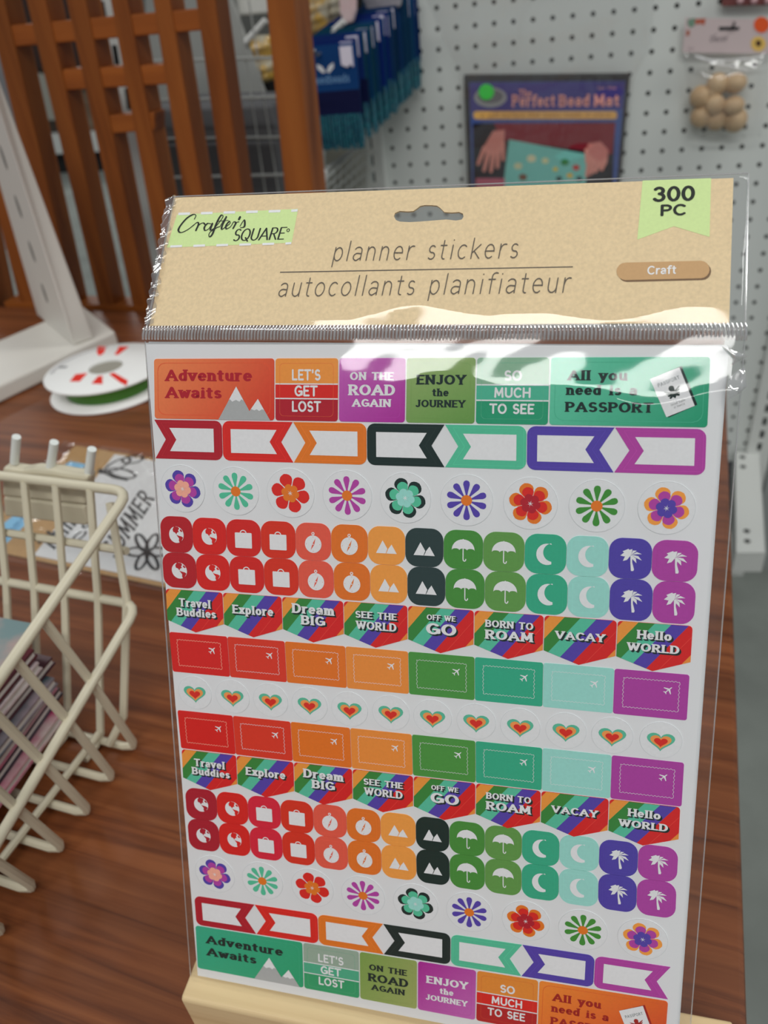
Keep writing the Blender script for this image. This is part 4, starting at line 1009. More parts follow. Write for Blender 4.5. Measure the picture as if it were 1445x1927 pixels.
# ================================================================== packet of clear stamps lying on the table
TZ = .0016
TS = Frame(Vector((0, 0, TZ)), Vector((1, 0, 0)), Vector((0, -1, 0)), EZ)
def T2(*p): return [tab(x, y, TZ) for x, y in p]
pc = tab(200, 980, 0)
stamps = thing('stamp_packet', 'clear packet of black outline stamps on white card, flat on the table behind the basket', 'stamp packet', pc)
M_kr = mat('kraft_board', C(196, 156, 102), .7, noise=(500, .3, C(180, 140, 88))); M_wc = mat('white_card', C(226, 226, 226), .55)
o_k = MB().prism(T2((142, 838), (345, 872), (345, 1112), (-60, 1026)), EZ * -.0010).build('backing_card', M_kr, stamps)
o_w = MB().prism([p + EZ * .0005 for p in T2((216, 856), (343, 877), (343, 1104), (64, 1046))], EZ * -.0004).build('stamp_sheet', M_wc, stamps)
ki = Ink(TS, base=.0005); SB = inkc(40, 40, 42)
def tline(fr, k, pts, w, col, lvl=2):
    P = [fr.uv(*p) for p in pts]; stroke(k, P, w, col, lvl)
def tword(fr, k, st, p0, p1, ptop, col, pen, serif=0, lvl=2):
    a = fr.uv(*p0); b = fr.uv(*p1); c = fr.uv(*ptop); k2 = Ink(fr, lambda s, t: (a[0] + (b[0] - a[0]) * s + (c[0] - a[0]) * (1 - t), a[1] + (b[1] - a[1]) * s + (c[1] - a[1]) * (1 - t)), k.base)
    text(k2, st, 0, 1, 1, 1, col, pen, serif, .12, lvl); n = len(k.v); k.v += k2.v; k.c += k2.c; k.f += [[i + n for i in f] for f in k2.f]
tword(TS, ki, 'SUMMER', (217, 1057), (292, 941), (190, 1030), SB, (.10, .07), .05)
tword(TS, ki, 'Think', (97, 1042), (157, 975), (70, 1022), SB, (.10, .08), .04)
def curve_px(cx, cy, rx, ry, a0, a1, rot=0, n=14):
    out = []
    for i in range(n + 1):
        a = math.radians(a0 + (a1 - a0) * i / n); x = rx * math.cos(a); y = ry * math.sin(a); r = math.radians(rot)
        out.append((cx + x * math.cos(r) - y * math.sin(r), cy + x * math.sin(r) + y * math.cos(r)))
    return out
wl = .0009
ki.poly([TS.uv(*p) for p in ell(190, 888, 6, 5, 12)], SB, 2)
for a in ((222, 876, 26, 8, -25), (230, 892, 26, 8, 12), (250, 866, 20, 7, -8)): tline(TS, ki, curve_px(a[0], a[1], a[2], a[3], 0, 360, a[4]), wl, SB)
tline(TS, ki, [(190, 888), (215, 900), (240, 905)], .0009, SB)
for r_ in (0, 60, 120, 180, 240, 300):
    cx = 277 + 20 * math.cos(math.radians(r_)); cy = 1040 + 20 * math.sin(math.radians(r_)); tline(TS, ki, curve_px(cx, cy, 18, 8, 0, 360, r_), wl, SB)
ki.poly([TS.uv(*p) for p in ell(277, 1040, 6, 5, 12)], SB, 2)
for a in ((150, 1010, 14, 5, -35), (165, 985, 12, 5, -50)): tline(TS, ki, curve_px(a[0], a[1], a[2], a[3], 0, 300, a[4]), wl * .8, SB)
ki.build('stamp_print', M_ink, o_w)
ki = Ink(TS); BLU = inkc(122, 176, 208)
ki.poly([TS.uv(*p) for p in ((132, 868), (163, 874), (152, 886), (112, 882))], BLU, 1)
ki.poly([TS.uv(*p) for p in ((40, 960), (74, 962), (5, 1030), (-30, 1012))], BLU, 1)
tword(TS, ki, 'stamps', (8, 1020), (60, 968), (-4, 1012), inkc(70, 120, 160), (.07, .07)); ki.build('blue_label', M_ink, o_k)
M_pouch = film_mat('stamp_pouch', 1.5, .08, .03, bump=(60, .4, .004))
MB().add([tab(x, y, .0032) for x, y in ((120, 828), (350, 862), (350, 1122), (-70, 1038))], [[0, 1, 2, 3]]).build('pouch', M_pouch, stamps)

# ================================================================== cream wire basket with its hook bracket
M_cream = mat('cream_coated_wire', C(212, 204, 180), .38)
cm = .01 * KT
def BK(e1_, e2_, z): return E1 * (e1_ * cm) + E2 * (e2_ * cm) + EZ * (z * cm)
basket = thing('wire_basket', 'cream coated wire basket holding flat pads at the left of the sticker packet', 'basket', BK(-23, 9, 0))
XR, XL = -17.3, -31.0
def rim_(pts, name, r):
    # closed loop with rounded corners
    out = []; n = len(pts)
    for i in range(n):
        p = pts[i]; a = (pts[i - 1] - p).normalized(); b = (pts[(i + 1) % n] - p).normalized(); rr = .007
        for t in (0, .25, .5, .75, 1): out.append((p + a * rr) * (1 - t) ** 2 + p * 2 * t * (1 - t) + (p + b * rr) * t * t)
    MB().tube(out, r, 10, closed=True).build(name, M_cream, basket, True)
def sidez(lvl, e):   # height of the two rims along e2
    return 9.35 + (e - 18.25) * .231 if lvl == 1 else 5.33 + (e - 16.7) * .24
FE = 2.0
rim_([BK(XR, 18.25, sidez(1, 18.25)), BK(XR, FE, sidez(1, FE)), BK(XL, FE, sidez(1, FE)), BK(XL, 18.25, sidez(1, 18.25))], 'rim', .0020)
rim_([BK(XR + .1, 16.7, 5.33), BK(XR + .1, FE + .1, sidez(2, FE)), BK(XL - .1, FE + .1, sidez(2, FE)), BK(XL - .1, 16.7, 5.33)], 'rim', .0019)
RW = .00165
for i in range(8):
    t = 14.2 - 1.45 * i; zr = sidez(1, t - 1.25)
    pts = [BK(XR - .1, t - 1.25, zr), BK(XR - .05, t - .6, sidez(2, t - .6)), BK(XR - .02, t, .55), BK(XR - .12, t + .02, .28), BK(XR - .5, t - .05, .22), BK(XL + .5, t - .05, .22), BK(XL + .02, t, .55), BK(XL + .1, t - 1.25, zr)]
    MB().tube(pts, RW, 8).build('wire', M_cream, basket, True)
pe = [lat(x, y, 18.25 * cm) for x, y in ((-60, 885), (-8, 890), (47, 898), (107, 908), (173, 919))]
for p in pe:
    a = p.dot(E1) / cm
    MB().tube([BK(a, 18.15, 9.3), BK(a, 16.6, 5.3), BK(a, 14.3, .45), BK(a, 13.9, .22), BK(a, 13.2, .22)], RW, 8).build('wire', M_cream, basket, True)
for e in (XR - 1.6, XR - 6.5, XL + 1.6): MB().tube([BK(e, 14.2, .55), BK(e, FE + .3, .55)], RW * .9, 8).build('wire', M_cream, basket, True)
MB().tube([BK(XR - .7, 17.9, 9.0), BK(XR - .35, 16.7, 5.5), BK(XR - .3, 14.5, 1.6), BK(XR - .9, 13.9, .5)], RW, 8).build('wire', M_cream, basket, True)
MB().tube([BK(XL + .2, 17.6, 7.1), BK(XR + -.4, 17.6, 7.1)], RW, 8).build('wire', M_cream, basket, True)
# bracket plate with three prongs
bp = 18.62 * cm
P = [lat(x, y, bp) for x, y in ((3, 880), (40, 886), (60, 883), (98, 886), (128, 892), (166, 897), (161, 952), (3, 935))]
o = MB().prism(P, E2 * .006).build('bracket_plate', M_cream, basket); bevel(o, .0015)
P = [lat(x, y, bp) for x, y in ((5, 936), (158, 953), (166, 985), (163, 990), (8, 972))]
o = MB().prism(P, E2 * .006 - EZ * 0).build('bracket_plate', M_cream, basket); bevel(o, .0015)
M_tip = mat('white_plastic_tip', C(232, 236, 232), .4)
for (a, b) in (((31, 822), (27, 870)), ((102, 832), (95, 880)), ((173, 845), (167, 892))):
    p = lat(b[0], b[1], bp + .003); q = lat(a[0], a[1], bp + .003)
    MB().tube([p, p.lerp(q, .25), q - E2 * 0], .0017, 10).build('prong', M_tip, basket, True)

# flat pads stacked in the basket
PADC = [((176, 140, 132), (100, 126, 128)), ((60, 26, 34), (96, 40, 50)), ((200, 188, 186), (150, 120, 130)), ((52, 20, 30), (90, 50, 60)), ((150, 132, 140), (60, 80, 86)), ((196, 180, 182), (176, 30, 96)), ((84, 70, 84), (40, 30, 40)), ((206, 196, 190), (180, 40, 100))]
PADL = ['topmost pale pink pad with teal print, lying in the cream basket', 'dark maroon pad just under the pink pad in the basket', 'pale mauve pad third from the top of the basket stack', 'near-black pad fourth from the top of the basket stack', 'grey and slate pad in the middle of the basket stack', 'white pad with magenta print low in the basket stack', 'dusky purple pad second from the bottom of the basket stack', 'cream pad with magenta dots at the bottom of the basket stack']
for i, (ca, cb) in enumerate(PADC):
    zc = 4.95 - i * .50; e2c = 9.0 + random.uniform(-.25, .25) + .0; e1c = -24.9 + random.uniform(-.2, .2); th = .19
    L2 = 5.2; L1 = 5.1; sl = .11; yw = random.uniform(-.03, .03)
    ax = (E1 * math.cos(yw) + E2 * math.sin(yw)); ay = (E2 * math.cos(yw) - E1 * math.sin(yw) + EZ * sl).normalized(); az = ax.cross(ay)
    if i in (0, 3): e2c += .5
    c = BK(e1c, e2c, zc)
    m_ = mat('pad_cover_%s' % 'abcdefgh'[i], C(*ca), .35, noise=(45, .12, C(*cb)))
    m2 = mat('pad_pages', C(206, 200, 196), .7)
    B = MB(); B.box(c, ax * L1 * cm, ay * L2 * cm, az * th * cm * .55, 1); B.box(c + az * th * cm * .78, ax * (L1 + .05) * cm, ay * (L2 + .05) * cm, az * th * cm * .22, 0); B.box(c - az * th * cm * .78, ax * (L1 + .05) * cm, ay * (L2 + .05) * cm, az * th * cm * .22, 0)
    base = Vector(c) - EZ * .002
    t = thing('paper_pad', PADL[i], 'pad', base, 'flat pads in the wire basket')
    B2 = MB(); B2.box(c, ax * (L1 - .05) * cm, ay * (L2 - .05) * cm, az * th * cm * .55); B2.build('pages', m2, t)
    for s in (1, -1): o = MB().box(c + az * th * cm * .78 * s, ax * L1 * cm, ay * L2 * cm, az * th * cm * .22).build('cover', m_, t)

# ================================================================== goods on the pegboard
def PF(off): return Frame(F2 * (PEGD - off), F1, -EZ, -F2)
M_card2 = print_mat('glossy_card', .35)
M_hook = mat('zinc_hook', C(170, 172, 172), .3, .8)
# ---- bead mat package
f0 = PF(.016)
def cQ(fr, *pts): return [fr.uv(*p) for p in pts]
mp0 = f0.uv(1020, 330)
mat_pack = thing('bead_mat_package', 'dark bead mat in a purple printed sleeve hanging on the pegboard behind the kraft header', 'package', f0.P(mp0[0], .0) + EZ * -.12)
tl = f0.uv(872, 141); tr = f0.uv(1186, 138); 
mw = tr[0] - tl[0]
M_foam = mat('dark_foam_mat', C(52, 50, 52), .8, bump=(300, .3))
o = MB().prism([f0.P(tl[0], tl[1] + .0), f0.P(tr[0], tr[1]), f0.P(tr[0] - .004, tl[1] + .27), f0.P(tl[0] + .002, tl[1] + .27)], F2 * .008).build('foam_mat', M_foam, mat_pack); bevel(o, .002)
o_sl = MB().prism([f0.P(*f0.uv(883, 155), .001), f0.P(*f0.uv(1177, 152), .001), f0.P(f0.uv(1177, 152)[0] - .004, tl[1] + .262, .001), f0.P(f0.uv(883, 155)[0], tl[1] + .262, .001)], F2 * .0008, ink=inkc(70, 90, 150)).build('printed_sleeve', M_card2, mat_pack, ink=True)
k = Ink(f0, base=.0012)
def kp(pts, c, l=1): k.poly(cQ(f0, *pts), c, l)
kp([(884, 156), (1176, 153), (1171, 205), (884, 210)], inkc(70, 62, 130), 1)
kp([(878 + 12, 232), (1157, 230), (1150, 420), (892, 420)], inkc(30, 26, 34), 1)
kp(rrect(891, 209, 1161, 224, 5, 6, 3), inkc(222, 172, 96), 2)
kp([(930, 232), (1158, 231), (1152, 290), (940, 262)], inkc(130, 30, 44), 2)
kp([(958, 262), (1105, 290), (1098, 420), (938, 420)], inkc(120, 190, 180), 3)
kp([(928, 246), (950, 244), (948, 278), (938, 288), (916, 292), (910, 276)], inkc(206, 130, 118), 4)
for a, b, c, d, w in ((912, 278, 900, 308, 4), (920, 284, 911, 320, 4), (929, 286, 924, 322, 4), (938, 282, 936, 314, 4), (946, 268, 947, 300, 3.6)): kp(hull(ell(a, b, w + .6, w + .6, 8) + ell(c, d, w - .8, w - .8, 8)), inkc(212, 138, 124), 5)
kp([(1106, 270), (1130, 266), (1145, 282), (1142, 308), (1126, 316), (1108, 300)], inkc(206, 126, 118), 4)
for a, b, c, d, w in ((1110, 296, 1104, 330, 4), (1118, 302, 1112, 326, 4), (1128, 306, 1120, 322, 4.4), (1138, 302, 1132, 318, 4.4), (1104, 282, 1104, 306, 3.4)): kp(hull(ell(a, b, w + .6, w + .6, 8) + ell(c, d, w - .8, w - .8, 8)), inkc(218, 146, 132), 5)
for (x, y, c, r) in ((984, 333, (120, 80, 60), 8), (1045, 318, (214, 190, 60), 5), (1063, 305, (50, 130, 70), 8), (1084, 315, (190, 50, 46), 7), (1052, 336, (40, 60, 60), 6), (1072, 330, (220, 180, 70), 6), (1090, 336, (40, 50, 60), 6), (1000, 298, (214, 206, 170), 9), (1026, 302, (206, 206, 160), 7), (975, 312, (200, 200, 160), 8)):
    kp(ell(x, y, r, r * .8, 10), inkc(*c), 5)
kp([(896, 335), (950, 335), (950, 352), (896, 352)], inkc(180, 90, 110), 6)
kp(ell(923, 183, 31, 19, 24), inkc(150, 150, 150), 2); kp(ell(923, 181, 24, 13, 20), inkc(110, 108, 112), 3)
PKT = inkc(232, 160, 150)
def mw_(st, p0, p1, ty, c, pen, lvl): tword(f0, k, st, p0, p1, (p0[0], ty), c, pen, .06, lvl)
for dx, c, l, pen in ((0, inkc(120, 50, 70), 3, (.16, .13)), (0, PKT, 4, (.10, .08))):
    mw_('The', (976, 182), (1000, 182), 168, c, pen, l); mw_('Perfect', (963, 201), (1044, 200.5), 178, c, pen, l); mw_('Bead', (1051, 200.5), (1109, 200), 178, c, pen, l); mw_('Mat', (1117, 200), (1165, 199.5), 178, c, pen, l)
tword(f0, k, 'No Slip', (1125, 168), (1160, 167.5), (1125, 163), PKT, (.05, .05), 0, 3)
tword(f0, k, 'a soft surface that keeps beads in place', (905, 220), (1148, 219), (905, 213), inkc(150, 90, 60), (.06, .06), 0, 3)
k.build('printing', M_ink, o_sl)
# price dot, a sticker of its own colour
d = cQ(f0, *ell(915.5, 172.5, 14.5, 15, 24)); MB().prism([f0.P(a, b, .0022) for a, b in d], F2 * .0004).build('price_dot', mat('green_dot', C(50, 240, 76), .5), mat_pack)
# long clear pouch with a taut front
M_pouch2 = film_mat('polybag_wide', 1.5, .10, .07, bump=(22, .5, .01), hazecol=(.62, .63, .62, 1))
v = []
def pou(s, t):
    L = [(786, -40), (866, 140), (868, 430)]; Rr = [(1235, -40), (1226, 86), (1192, 146), (1165, 430)]
    y = -40 + 470 * t
    def at(P):
        for i in range(len(P) - 1):
            if y <= P[i + 1][1]: q = (y - P[i][1]) / (P[i + 1][1] - P[i][1]); return P[i][0] + (P[i + 1][0] - P[i][0]) * q
        return P[-1][0]
    x = at(L) * (1 - s) + at(Rr) * s; u, w = f0.uv(x, y); return f0.P(u, w, .004 + .002 * math.sin(s * 9 + t * 7) + .0015 * math.sin(t * 30 + s * 4))
v, fc = grid_surface(pou, 24, 24); o = link_mesh('polybag', [p - mat_pack.location for p in v], fc, M_pouch2, mat_pack, smooth=True)
MB().tube([f0.P(f0.uv(1020, -60)[0], f0.uv(1020, -60)[1], h) for h in (-.016, .03)] + [f0.P(f0.uv(1020, -60)[0], f0.uv(1020, -60)[1] - .006, .034)], .002, 8).build('hook', M_hook, mat_pack, True)

# ---- bag of wooden beads
f1 = PF(.012)
hb = f1.uv(1365, 250)
bead_bag = thing('wood_bead_bag', 'clear bag of round wooden beads with pale floral header, at upper right of the pegboard', 'bag of beads', f1.P(hb[0], hb[1], .0))
o_h = MB().prism([f1.P(*f1.uv(x, y), .004) for x, y in ((1289, 33), (1452, 36), (1449, 101), (1284, 98))], F2 * .001).build('header_card', mat('pale_pink_card', C(214, 196, 196), .5), bead_bag)
k = Ink(f1, base=.0042)
def kp(pts, c, l=1): k.poly(cQ(f1, *pts), c, l)
kp([(1294, 36), (1308, 33), (1306, 48), (1299, 52), (1293, 45)], inkc(110, 138, 120), 1); kp([(1307, 36), (1327, 34), (1325, 47), (1317, 44), (1308, 46)], inkc(170, 90, 70), 1); kp([(1292, 55), (1298, 58), (1296, 67), (1290, 66)], inkc(160, 90, 70), 1)
for j in range(9): a = 2 * PI * j / 9; kp(ell(1426 + 9 * math.cos(a), 82 + 9 * math.sin(a), 6, 6, 8), inkc(212, 176, 96), 1 + .05 * j)
kp(ell(1426, 81, 5.5, 6, 12), inkc(70, 44, 34), 3)
kp([(1352, 50), (1390, 50), (1390, 56), (1352, 57)], inkc(40, 40, 44), 1)
tword(f1, k, 'Decor', (1335, 78), (1368, 76.5), (1337, 67), inkc(100, 90, 96), (.07, .06)); tline(f1, k, [(1343, 66), (1347, 64)], .0004, inkc(100, 90, 96))
tword(f1, k, '9 pc' if '9' in GL else 'pc', (1295, 92), (1306, 92), (1295, 88), inkc(130, 110, 120), (.06, .06))
k.build('printing', M_ink, o_h)
MB().prism([f1.P(a, b, .0046) for a, b in cQ(f1, *ell(1432, 46, 14.5, 15, 22))], F2 * .0003).build('price_dot', mat('orange_dot', C(244, 92, 30), .5), bead_bag)
MB().tube([f1.P(*f1.uv(1377, 50), h) for h in (-.012, .012)] + [f1.P(*f1.uv(1379, 40), .016)], .0014, 8).build('hook', mat('black_hook', C(40, 40, 44), .4), bead_bag, True)
M_bead = mat('natural_beech', C(222, 192, 150), .5, noise=(60, .3, C(186, 148, 104)))
BL_ = [(1349, 157, 17, 1.0), (1382, 155, 18, 1.1), (1317, 181, 17, 1.0), (1343, 195, 16, 1), (1378, 196, 17, .85), (1318, 218, 17, 1), (1347, 223, 17, 1), (1382, 224, 19, 1), (1340, 172, 13, 1)]
for i, (x, y, r, s) in enumerate(BL_):
    u, w = f1.uv(x, y); rr = r / F * 1.16; h = .006 + (.006 if i in (3, 4) else 0)
    MB().ball(f1.P(u, w, h), rr, 1, 1, 1 if s == 1 else .85, 16, 10).build('bead', M_bead, bead_bag, True)
M_bag3 = film_mat('bead_bag_film', 1.5, .05, .05, bump=(60, .5, .004))
def bbag(s, t):
    x = (1286 + (1448 - 1286) * s) * (1 - t) + (1292 + (1432 - 1292) * s) * t; y = 99 + 158 * t
    u, w = f1.uv(x, y); e = min(1, min(s, 1 - s) / .2) * min(1, (1 - t) / .12) * min(1, t / .25)
    return f1.P(u, w, .004 + .022 * e ** .7 + .0015 * math.sin(14 * t + 9 * s) * e)
v, fc = grid_surface(bbag, 22, 22); link_mesh('film', [p - bead_bag.location for p in v], fc, M_bag3, bead_bag, smooth=True)
M_crease = mat('film_crease', C(236, 236, 236), .15)
for P in (((1306, 103), (1320, 110), (1340, 112), (1372, 112), (1405, 109), (1434, 106)), ((1306, 104), (1322, 108), (1336, 116), (1352, 121), (1380, 124), (1404, 131))):
    MB().tube([f1.P(*f1.uv(x, y), .012) for x, y in P], .0013, 6).build('film_crease', film_mat('film_crease', 2.2, .12, .45, gain=2, hazecol=(.95, .95, .95, 1)), bead_bag, True)
# bottom of another package at the top right corner
f2 = PF(.014)
t = thing('red_package', 'bottom edge of a dark red package hanging above the bag of wooden beads', 'package', f2.P(*f2.uv(1420, 10)))
o = MB().prism([f2.P(*f2.uv(x, y), .001) for x, y in ((1362, -60), (1480, -60), (1480, 9), (1358, 12))], F2 * .006).build('box', mat('dark_red_card', C(128, 70, 66), .4, noise=(30, .2, C(100, 50, 52))), t); bevel(o, .001)
for i in range(3): MB().ball(f2.P(*f2.uv(1392 + i * 26, 1), .003), .004, 1, 1, 1, 12, 8).build('stud', mat('pale_stud', C(214, 170, 176), .3), t, True)

# ---- blue bead-thread cards on one long hook
M_blue = print_mat('blue_card', .4); M_teal = mat('teal_seed_beads', C(30, 116, 128), .25, noise=(420, .12, C(14, 62, 92)), bump=(900, .8))
OFFF = .235; pb = peg(796, 158, .012); pf = peg(683, 275, OFFF)
cw, chh = .082, .111
NB = 44
hk0 = pb - F1 * (cw / 2) + EZ * (chh - .012); hk1 = pf - F1 * (cw / 2) + EZ * (chh - .012)
t = MB().tube([hk0 + F2 * .02, hk0.lerp(hk1, .5), hk1 - F2 * .01, hk1 - F2 * .016 + EZ * .006], .0016, 8).build('peg_hook', M_hook, None, True); tag(t, 'long metal peg hook carrying the row of blue bead cards', 'hook')
for i in range(NB):
    q_ = i / (NB - 1); p = pb.lerp(pf, q_); nn = -F2
    lat_ = random.uniform(-.0035, .0035); yw = random.uniform(-.005, .005); ax = (F1 * math.cos(yw) + F2 * math.sin(yw)); nn = Vector((ax.y, -ax.x, 0))
    if nn.dot(F2) > 0: nn = -nn
    dz = random.uniform(-.003, .002); o3 = p - F1 * cw + F1 * lat_ + EZ * (chh + dz)       # upper left corner
    fr = Frame(o3, ax, -EZ, nn)
    ORD = ['rearmost', 'second', 'third', 'fourth', 'fifth', 'sixth', 'seventh', 'eighth', 'ninth', 'tenth', 'eleventh', 'twelfth', 'thirteenth', 'fourteenth', 'fifteenth', 'sixteenth', 'seventeenth', 'eighteenth', 'nineteenth', 'twentieth', 'twenty-first', 'twenty-second']
    oth = ('%s blue bead card counted from the pegboard, in the row on the long hook' % ORD[i]) if i < 22 else ('%s blue bead card counted back from the front card of the row' % ORD[NB - 1 - i])
    lab = {NB - 1: 'front blue card of teal seed beads on the long hook, with white emblem', 0: 'rearmost blue bead card, flat against the pegboard'}.get(i, oth)
    tcard = thing('bead_card', lab, 'bead card', fr.P(cw / 2, chh), 'blue bead cards on one hook')
    k = Ink(fr); cb = C(12 + random.randint(0, 8), 40 + random.randint(0, 34), 84 + random.randint(0, 34)) if i != NB - 1 else C(18, 66, 124); cd = C(20, 26, 66)
    out = [(0, .012), (.03, .0), (.06, 0), (cw, .008), (cw, .082), (0, .078)]
    k.solid([(0, .01), (.02, 0), (cw, 0), (cw, .078), (0, .076)], cb, .0006)
    if i >= NB - 6:
        k.poly([(0, .047), (cw, .047), (cw, .078), (0, .076)], cd, 22)
        for s in (-1, 1): k.poly([(.044 + s * .0005, .027), (.044 + s * .004, .021), (.044 + s * .010, .018), (.044 + s * .010, .023), (.044 + s * .004, .028)], WINK, 23)
        k2 = Ink(fr, base=.0007); text(k2, 'seedbeads', .026, .071, .039, .009, inkc(110, 150, 190), (.07, .07), lvl=1); n = len(k.v); k.v += k2.v; k.c += k2.c; k.f += [[a + n for a in f] for f in k2.f]
    oc = k.build('card', M_blue, tcard)
    k = Ink(fr); k.solid([(cw - .018, .003), (cw - .004, .003), (cw - .004, .024), (cw - .0075, .021), (cw - .011, .024), (cw - .018, .021)], inkc(214, 208, 222), .0032); k.build('price_tag', M_ink, oc)
    B = MB(); n = 20 if i > NB - 4 else 10
    for j in range(n):
        x = .003 + (cw - .006) * j / (n - 1); B.tube([fr.P(x, .072, .0016), fr.P(x + random.uniform(-.001, .001), .092, .0022), fr.P(x + random.uniform(-.001, .001), chh - random.uniform(0, .003), .0018)], .0020, 6)
    B.build('bead_strands', M_teal, tcard, True)

# ---- shelf arm at the lower right of the pegboard
zs = pb.z * 0 + HC - .705
def zpl(x, y, z): return on_plane(x, y, (0, 0, z), EZ)
s1, s2, s3, s4 = zpl(1383, 850, zs), zpl(1430, 848, zs), zpl(1441, 1041, zs), zpl(1384, 1041, zs)
arm = thing('wall_shelf', 'narrow white steel shelf with bolt holes reaching out from the foot of the pegboard', 'shelf arm', (s1 + s2 + s3 + s4) / 4 - EZ * .03)
B = MB(); B.prism([s1, s2, s3, s4], -EZ * .002)
for a, b in ((s3, s4), (s2, s3), (s1, s4)): B.prism([a, b, b + (Vector((0, 0, -.034))), a + Vector((0, 0, -.034))], ((s1 + s2 + s3 + s4) / 4 - (a + b) / 2).normalized() * .002)
o = B.build('channel', M_white, arm); bevel(o, .0008)
for (x, y) in ((1397, 860), (1398, 878), (1405, 999), (1406, 1018)): MB().lathe(zpl(x, y, zs + .0006), [(0, 0), (.0045, 0), (.0045, -.001)], 10).build('bolt_hole', M_dark, arm)
# plinth under the wall bay
b = MB().box(F1 * (-.02) + F2 * (PEGD + .05) + EZ * (FLOORZ + .11), F1 * .33, F2 * .03, EZ * .10).build('baseboard_back', mat('black_plinth', C(44, 46, 46), .7)); tag(b, kind='structure')

# ================================================================== goods behind the lattice, left of the pegboard
def pq(off, *pts): return [peg(x, y, off) for x, y in pts]
def slab(name, label, cat, off, pts, m, th=.01, part='panel', bev=.002, group=None):
    P = pq(off, *pts); c = sum(P, Vector()) / len(P); t = thing(name, label, cat, Vector((c.x, c.y, min(p.z for p in P))), group)
    o = MB().prism(P, F2 * th).build(part, m, t)
    if bev: bevel(o, bev)
    return t
M_gp = mat('grey_poly_panel', C(180, 181, 176), .45, noise=(12, .3, C(156, 158, 154)))
slab('grey_garment_bag', 'pale grey hanging sheet with a slanted edge seen between the lattice bars', 'hanging sheet', .12, [(270, -60), (432, -60), (438, 0), (528, 250), (545, 330), (285, 330)], M_gp, .004, 'sheet')
M_gb = mat('charcoal_fabric', C(92, 92, 94), .85, bump=(300, .4))
slab('storage_bin', 'charcoal fabric bin behind the lattice, left of the wide post', 'bin', .26, [(268, 204), (512, 196), (525, 262), (280, 268)], M_gb, .12, 'body', .004)
slab('storage_bin', 'lower charcoal fabric bin resting behind the lattice, under the first bin', 'bin', .262, [(284, 270), (520, 264), (532, 440), (320, 440)], M_gb, .12, 'body', .004)
slab('black_box', 'small black box between the yellow bags and the wide lattice post', 'box', .09, [(488, 152), (545, 150), (548, 190), (500, 192)], M_dark, .05, 'body', .002)
# wire grid rack in front of the bins
rack = thing('wire_rack', 'thin white wire grid rack seen between the lattice bars in front of the bins', 'rack', peg(400, 330, .30))
M_w = mat('white_wire', C(168, 170, 166), .4)
for (a, b) in (((270, 116), (570, 107)), ((272, 190), (570, 181)), ((278, 262), (570, 258)), ((290, 335), (570, 328))):
    MB().tube([peg(*a, .30), peg(*b, .30)], .0016, 6).build('wire', M_w, rack, True)
for (a, b) in (((446, 0), (505, 400)), ((468, 0), (530, 400)), ((300, 0), (360, 400)), ((400, 0), (455, 400))): MB().tube([peg(a[0], a[1], .298), peg(b[0], b[1], .298)], .0009, 6).build('wire', M_w, rack, True)
# yellow filled bags
M_yel = mat('yellow_shred', C(226, 178, 56), .4, noise=(55, .10, C(208, 200, 176)), bump=(60, 1.0)); M_yf = film_mat('yellow_bag_film', 1.5, .08, .06, bump=(50, .6, .01))
def pouchbag(label, off, x0, y0, x1, y1, m, name='yellow_bag'):
    c = peg((x0 + x1) / 2, y1, off); t = thing(name, label, 'bag', c, None)
    def fn(s, t_):
        x = x0 + (x1 - x0) * s; y = y0 + (y1 - y0) * t_; e = (max(0, math.sin(PI * s)) * max(0, math.sin(PI * t_))) ** .5
        return peg(x, y, off) - F2 * (.022 * e + .004 * math.sin(x * .25) * e + .003 * math.sin(y * .31 + x * .1) * e)
    v, f = grid_surface(fn, 20, 20); link_mesh('filling', [p - t.location for p in v], f, m, t, smooth=True)
    def fn2(s, t_): return fn(s, t_) * 1 - F2 * .003
    v, f = grid_surface(fn2, 14, 14); link_mesh('film', [p - t.location for p in v], f, M_yf, t, smooth=True)
pouchbag('upper yellow filled bag left of the wide lattice post', .07, 432, 66, 512, 112, M_yel)
pouchbag('lower yellow filled bag left of the wide lattice post, above the black box', .08, 452, 112, 520, 158, M_yel)
pouchbag('yellow filled bag just right of the wide lattice post, above the blue cards', .12, 560, -50, 622, 70, M_yel)
pouchbag('beige filled bag between the yellow bag and the pink pouch', .10, 606, -40, 660, 62, mat('beige_filling', C(190, 182, 160), .5, noise=(50, .15, C(170, 158, 130))))
slab('white_box', 'white box at the top edge, left of the wide lattice post', 'box', .10, [(432, -60), (505, -60), (503, 26), (446, 30)], mat('white_box_card', C(222, 222, 216), .5), .06, 'body', .003)
def rod(label, a, b, off, r=.004):
    o = MB().tube([peg(*a, off), peg(*b, off)], r, 10).build('white_rod', mat('white_plastic', C(220, 220, 216), .4), None, True); tag(o, label, 'rod')
rod('short white rod slanting across the yellow bags, left of the wide post', (462, 80), (500, 38), .125)
rod('short white rod slanting above the blue cards, right of the wide post', (604, 82), (648, 40), .18)
slab('pink_pouch', 'small pink pouch in clear film hanging above the blue cards', 'pouch', .17, [(636, -40), (668, -40), (668, 20), (662, 44), (648, 46), (638, 24)], mat('pink_fabric', C(222, 176, 180), .5, noise=(30, .2, C(226, 214, 212))), .012, 'body', .003)
slab('clear_wrapped_pack', 'pale clear-wrapped pack at the top, right of the pink pouch', 'pack', .10, [(670, -40), (760, -40), (752, 14), (690, 22)], mat('pale_wrap', C(176, 172, 180), .25, noise=(40, .2, C(120, 120, 130))), .01, 'body', .003)
slab('dark_slip', 'small black slip hanging between the pink pouch and the board edge', 'slip', .12, [(664, -20), (684, -20), (680, 16), (670, 16)], M_dark, .003, 'body', 0)
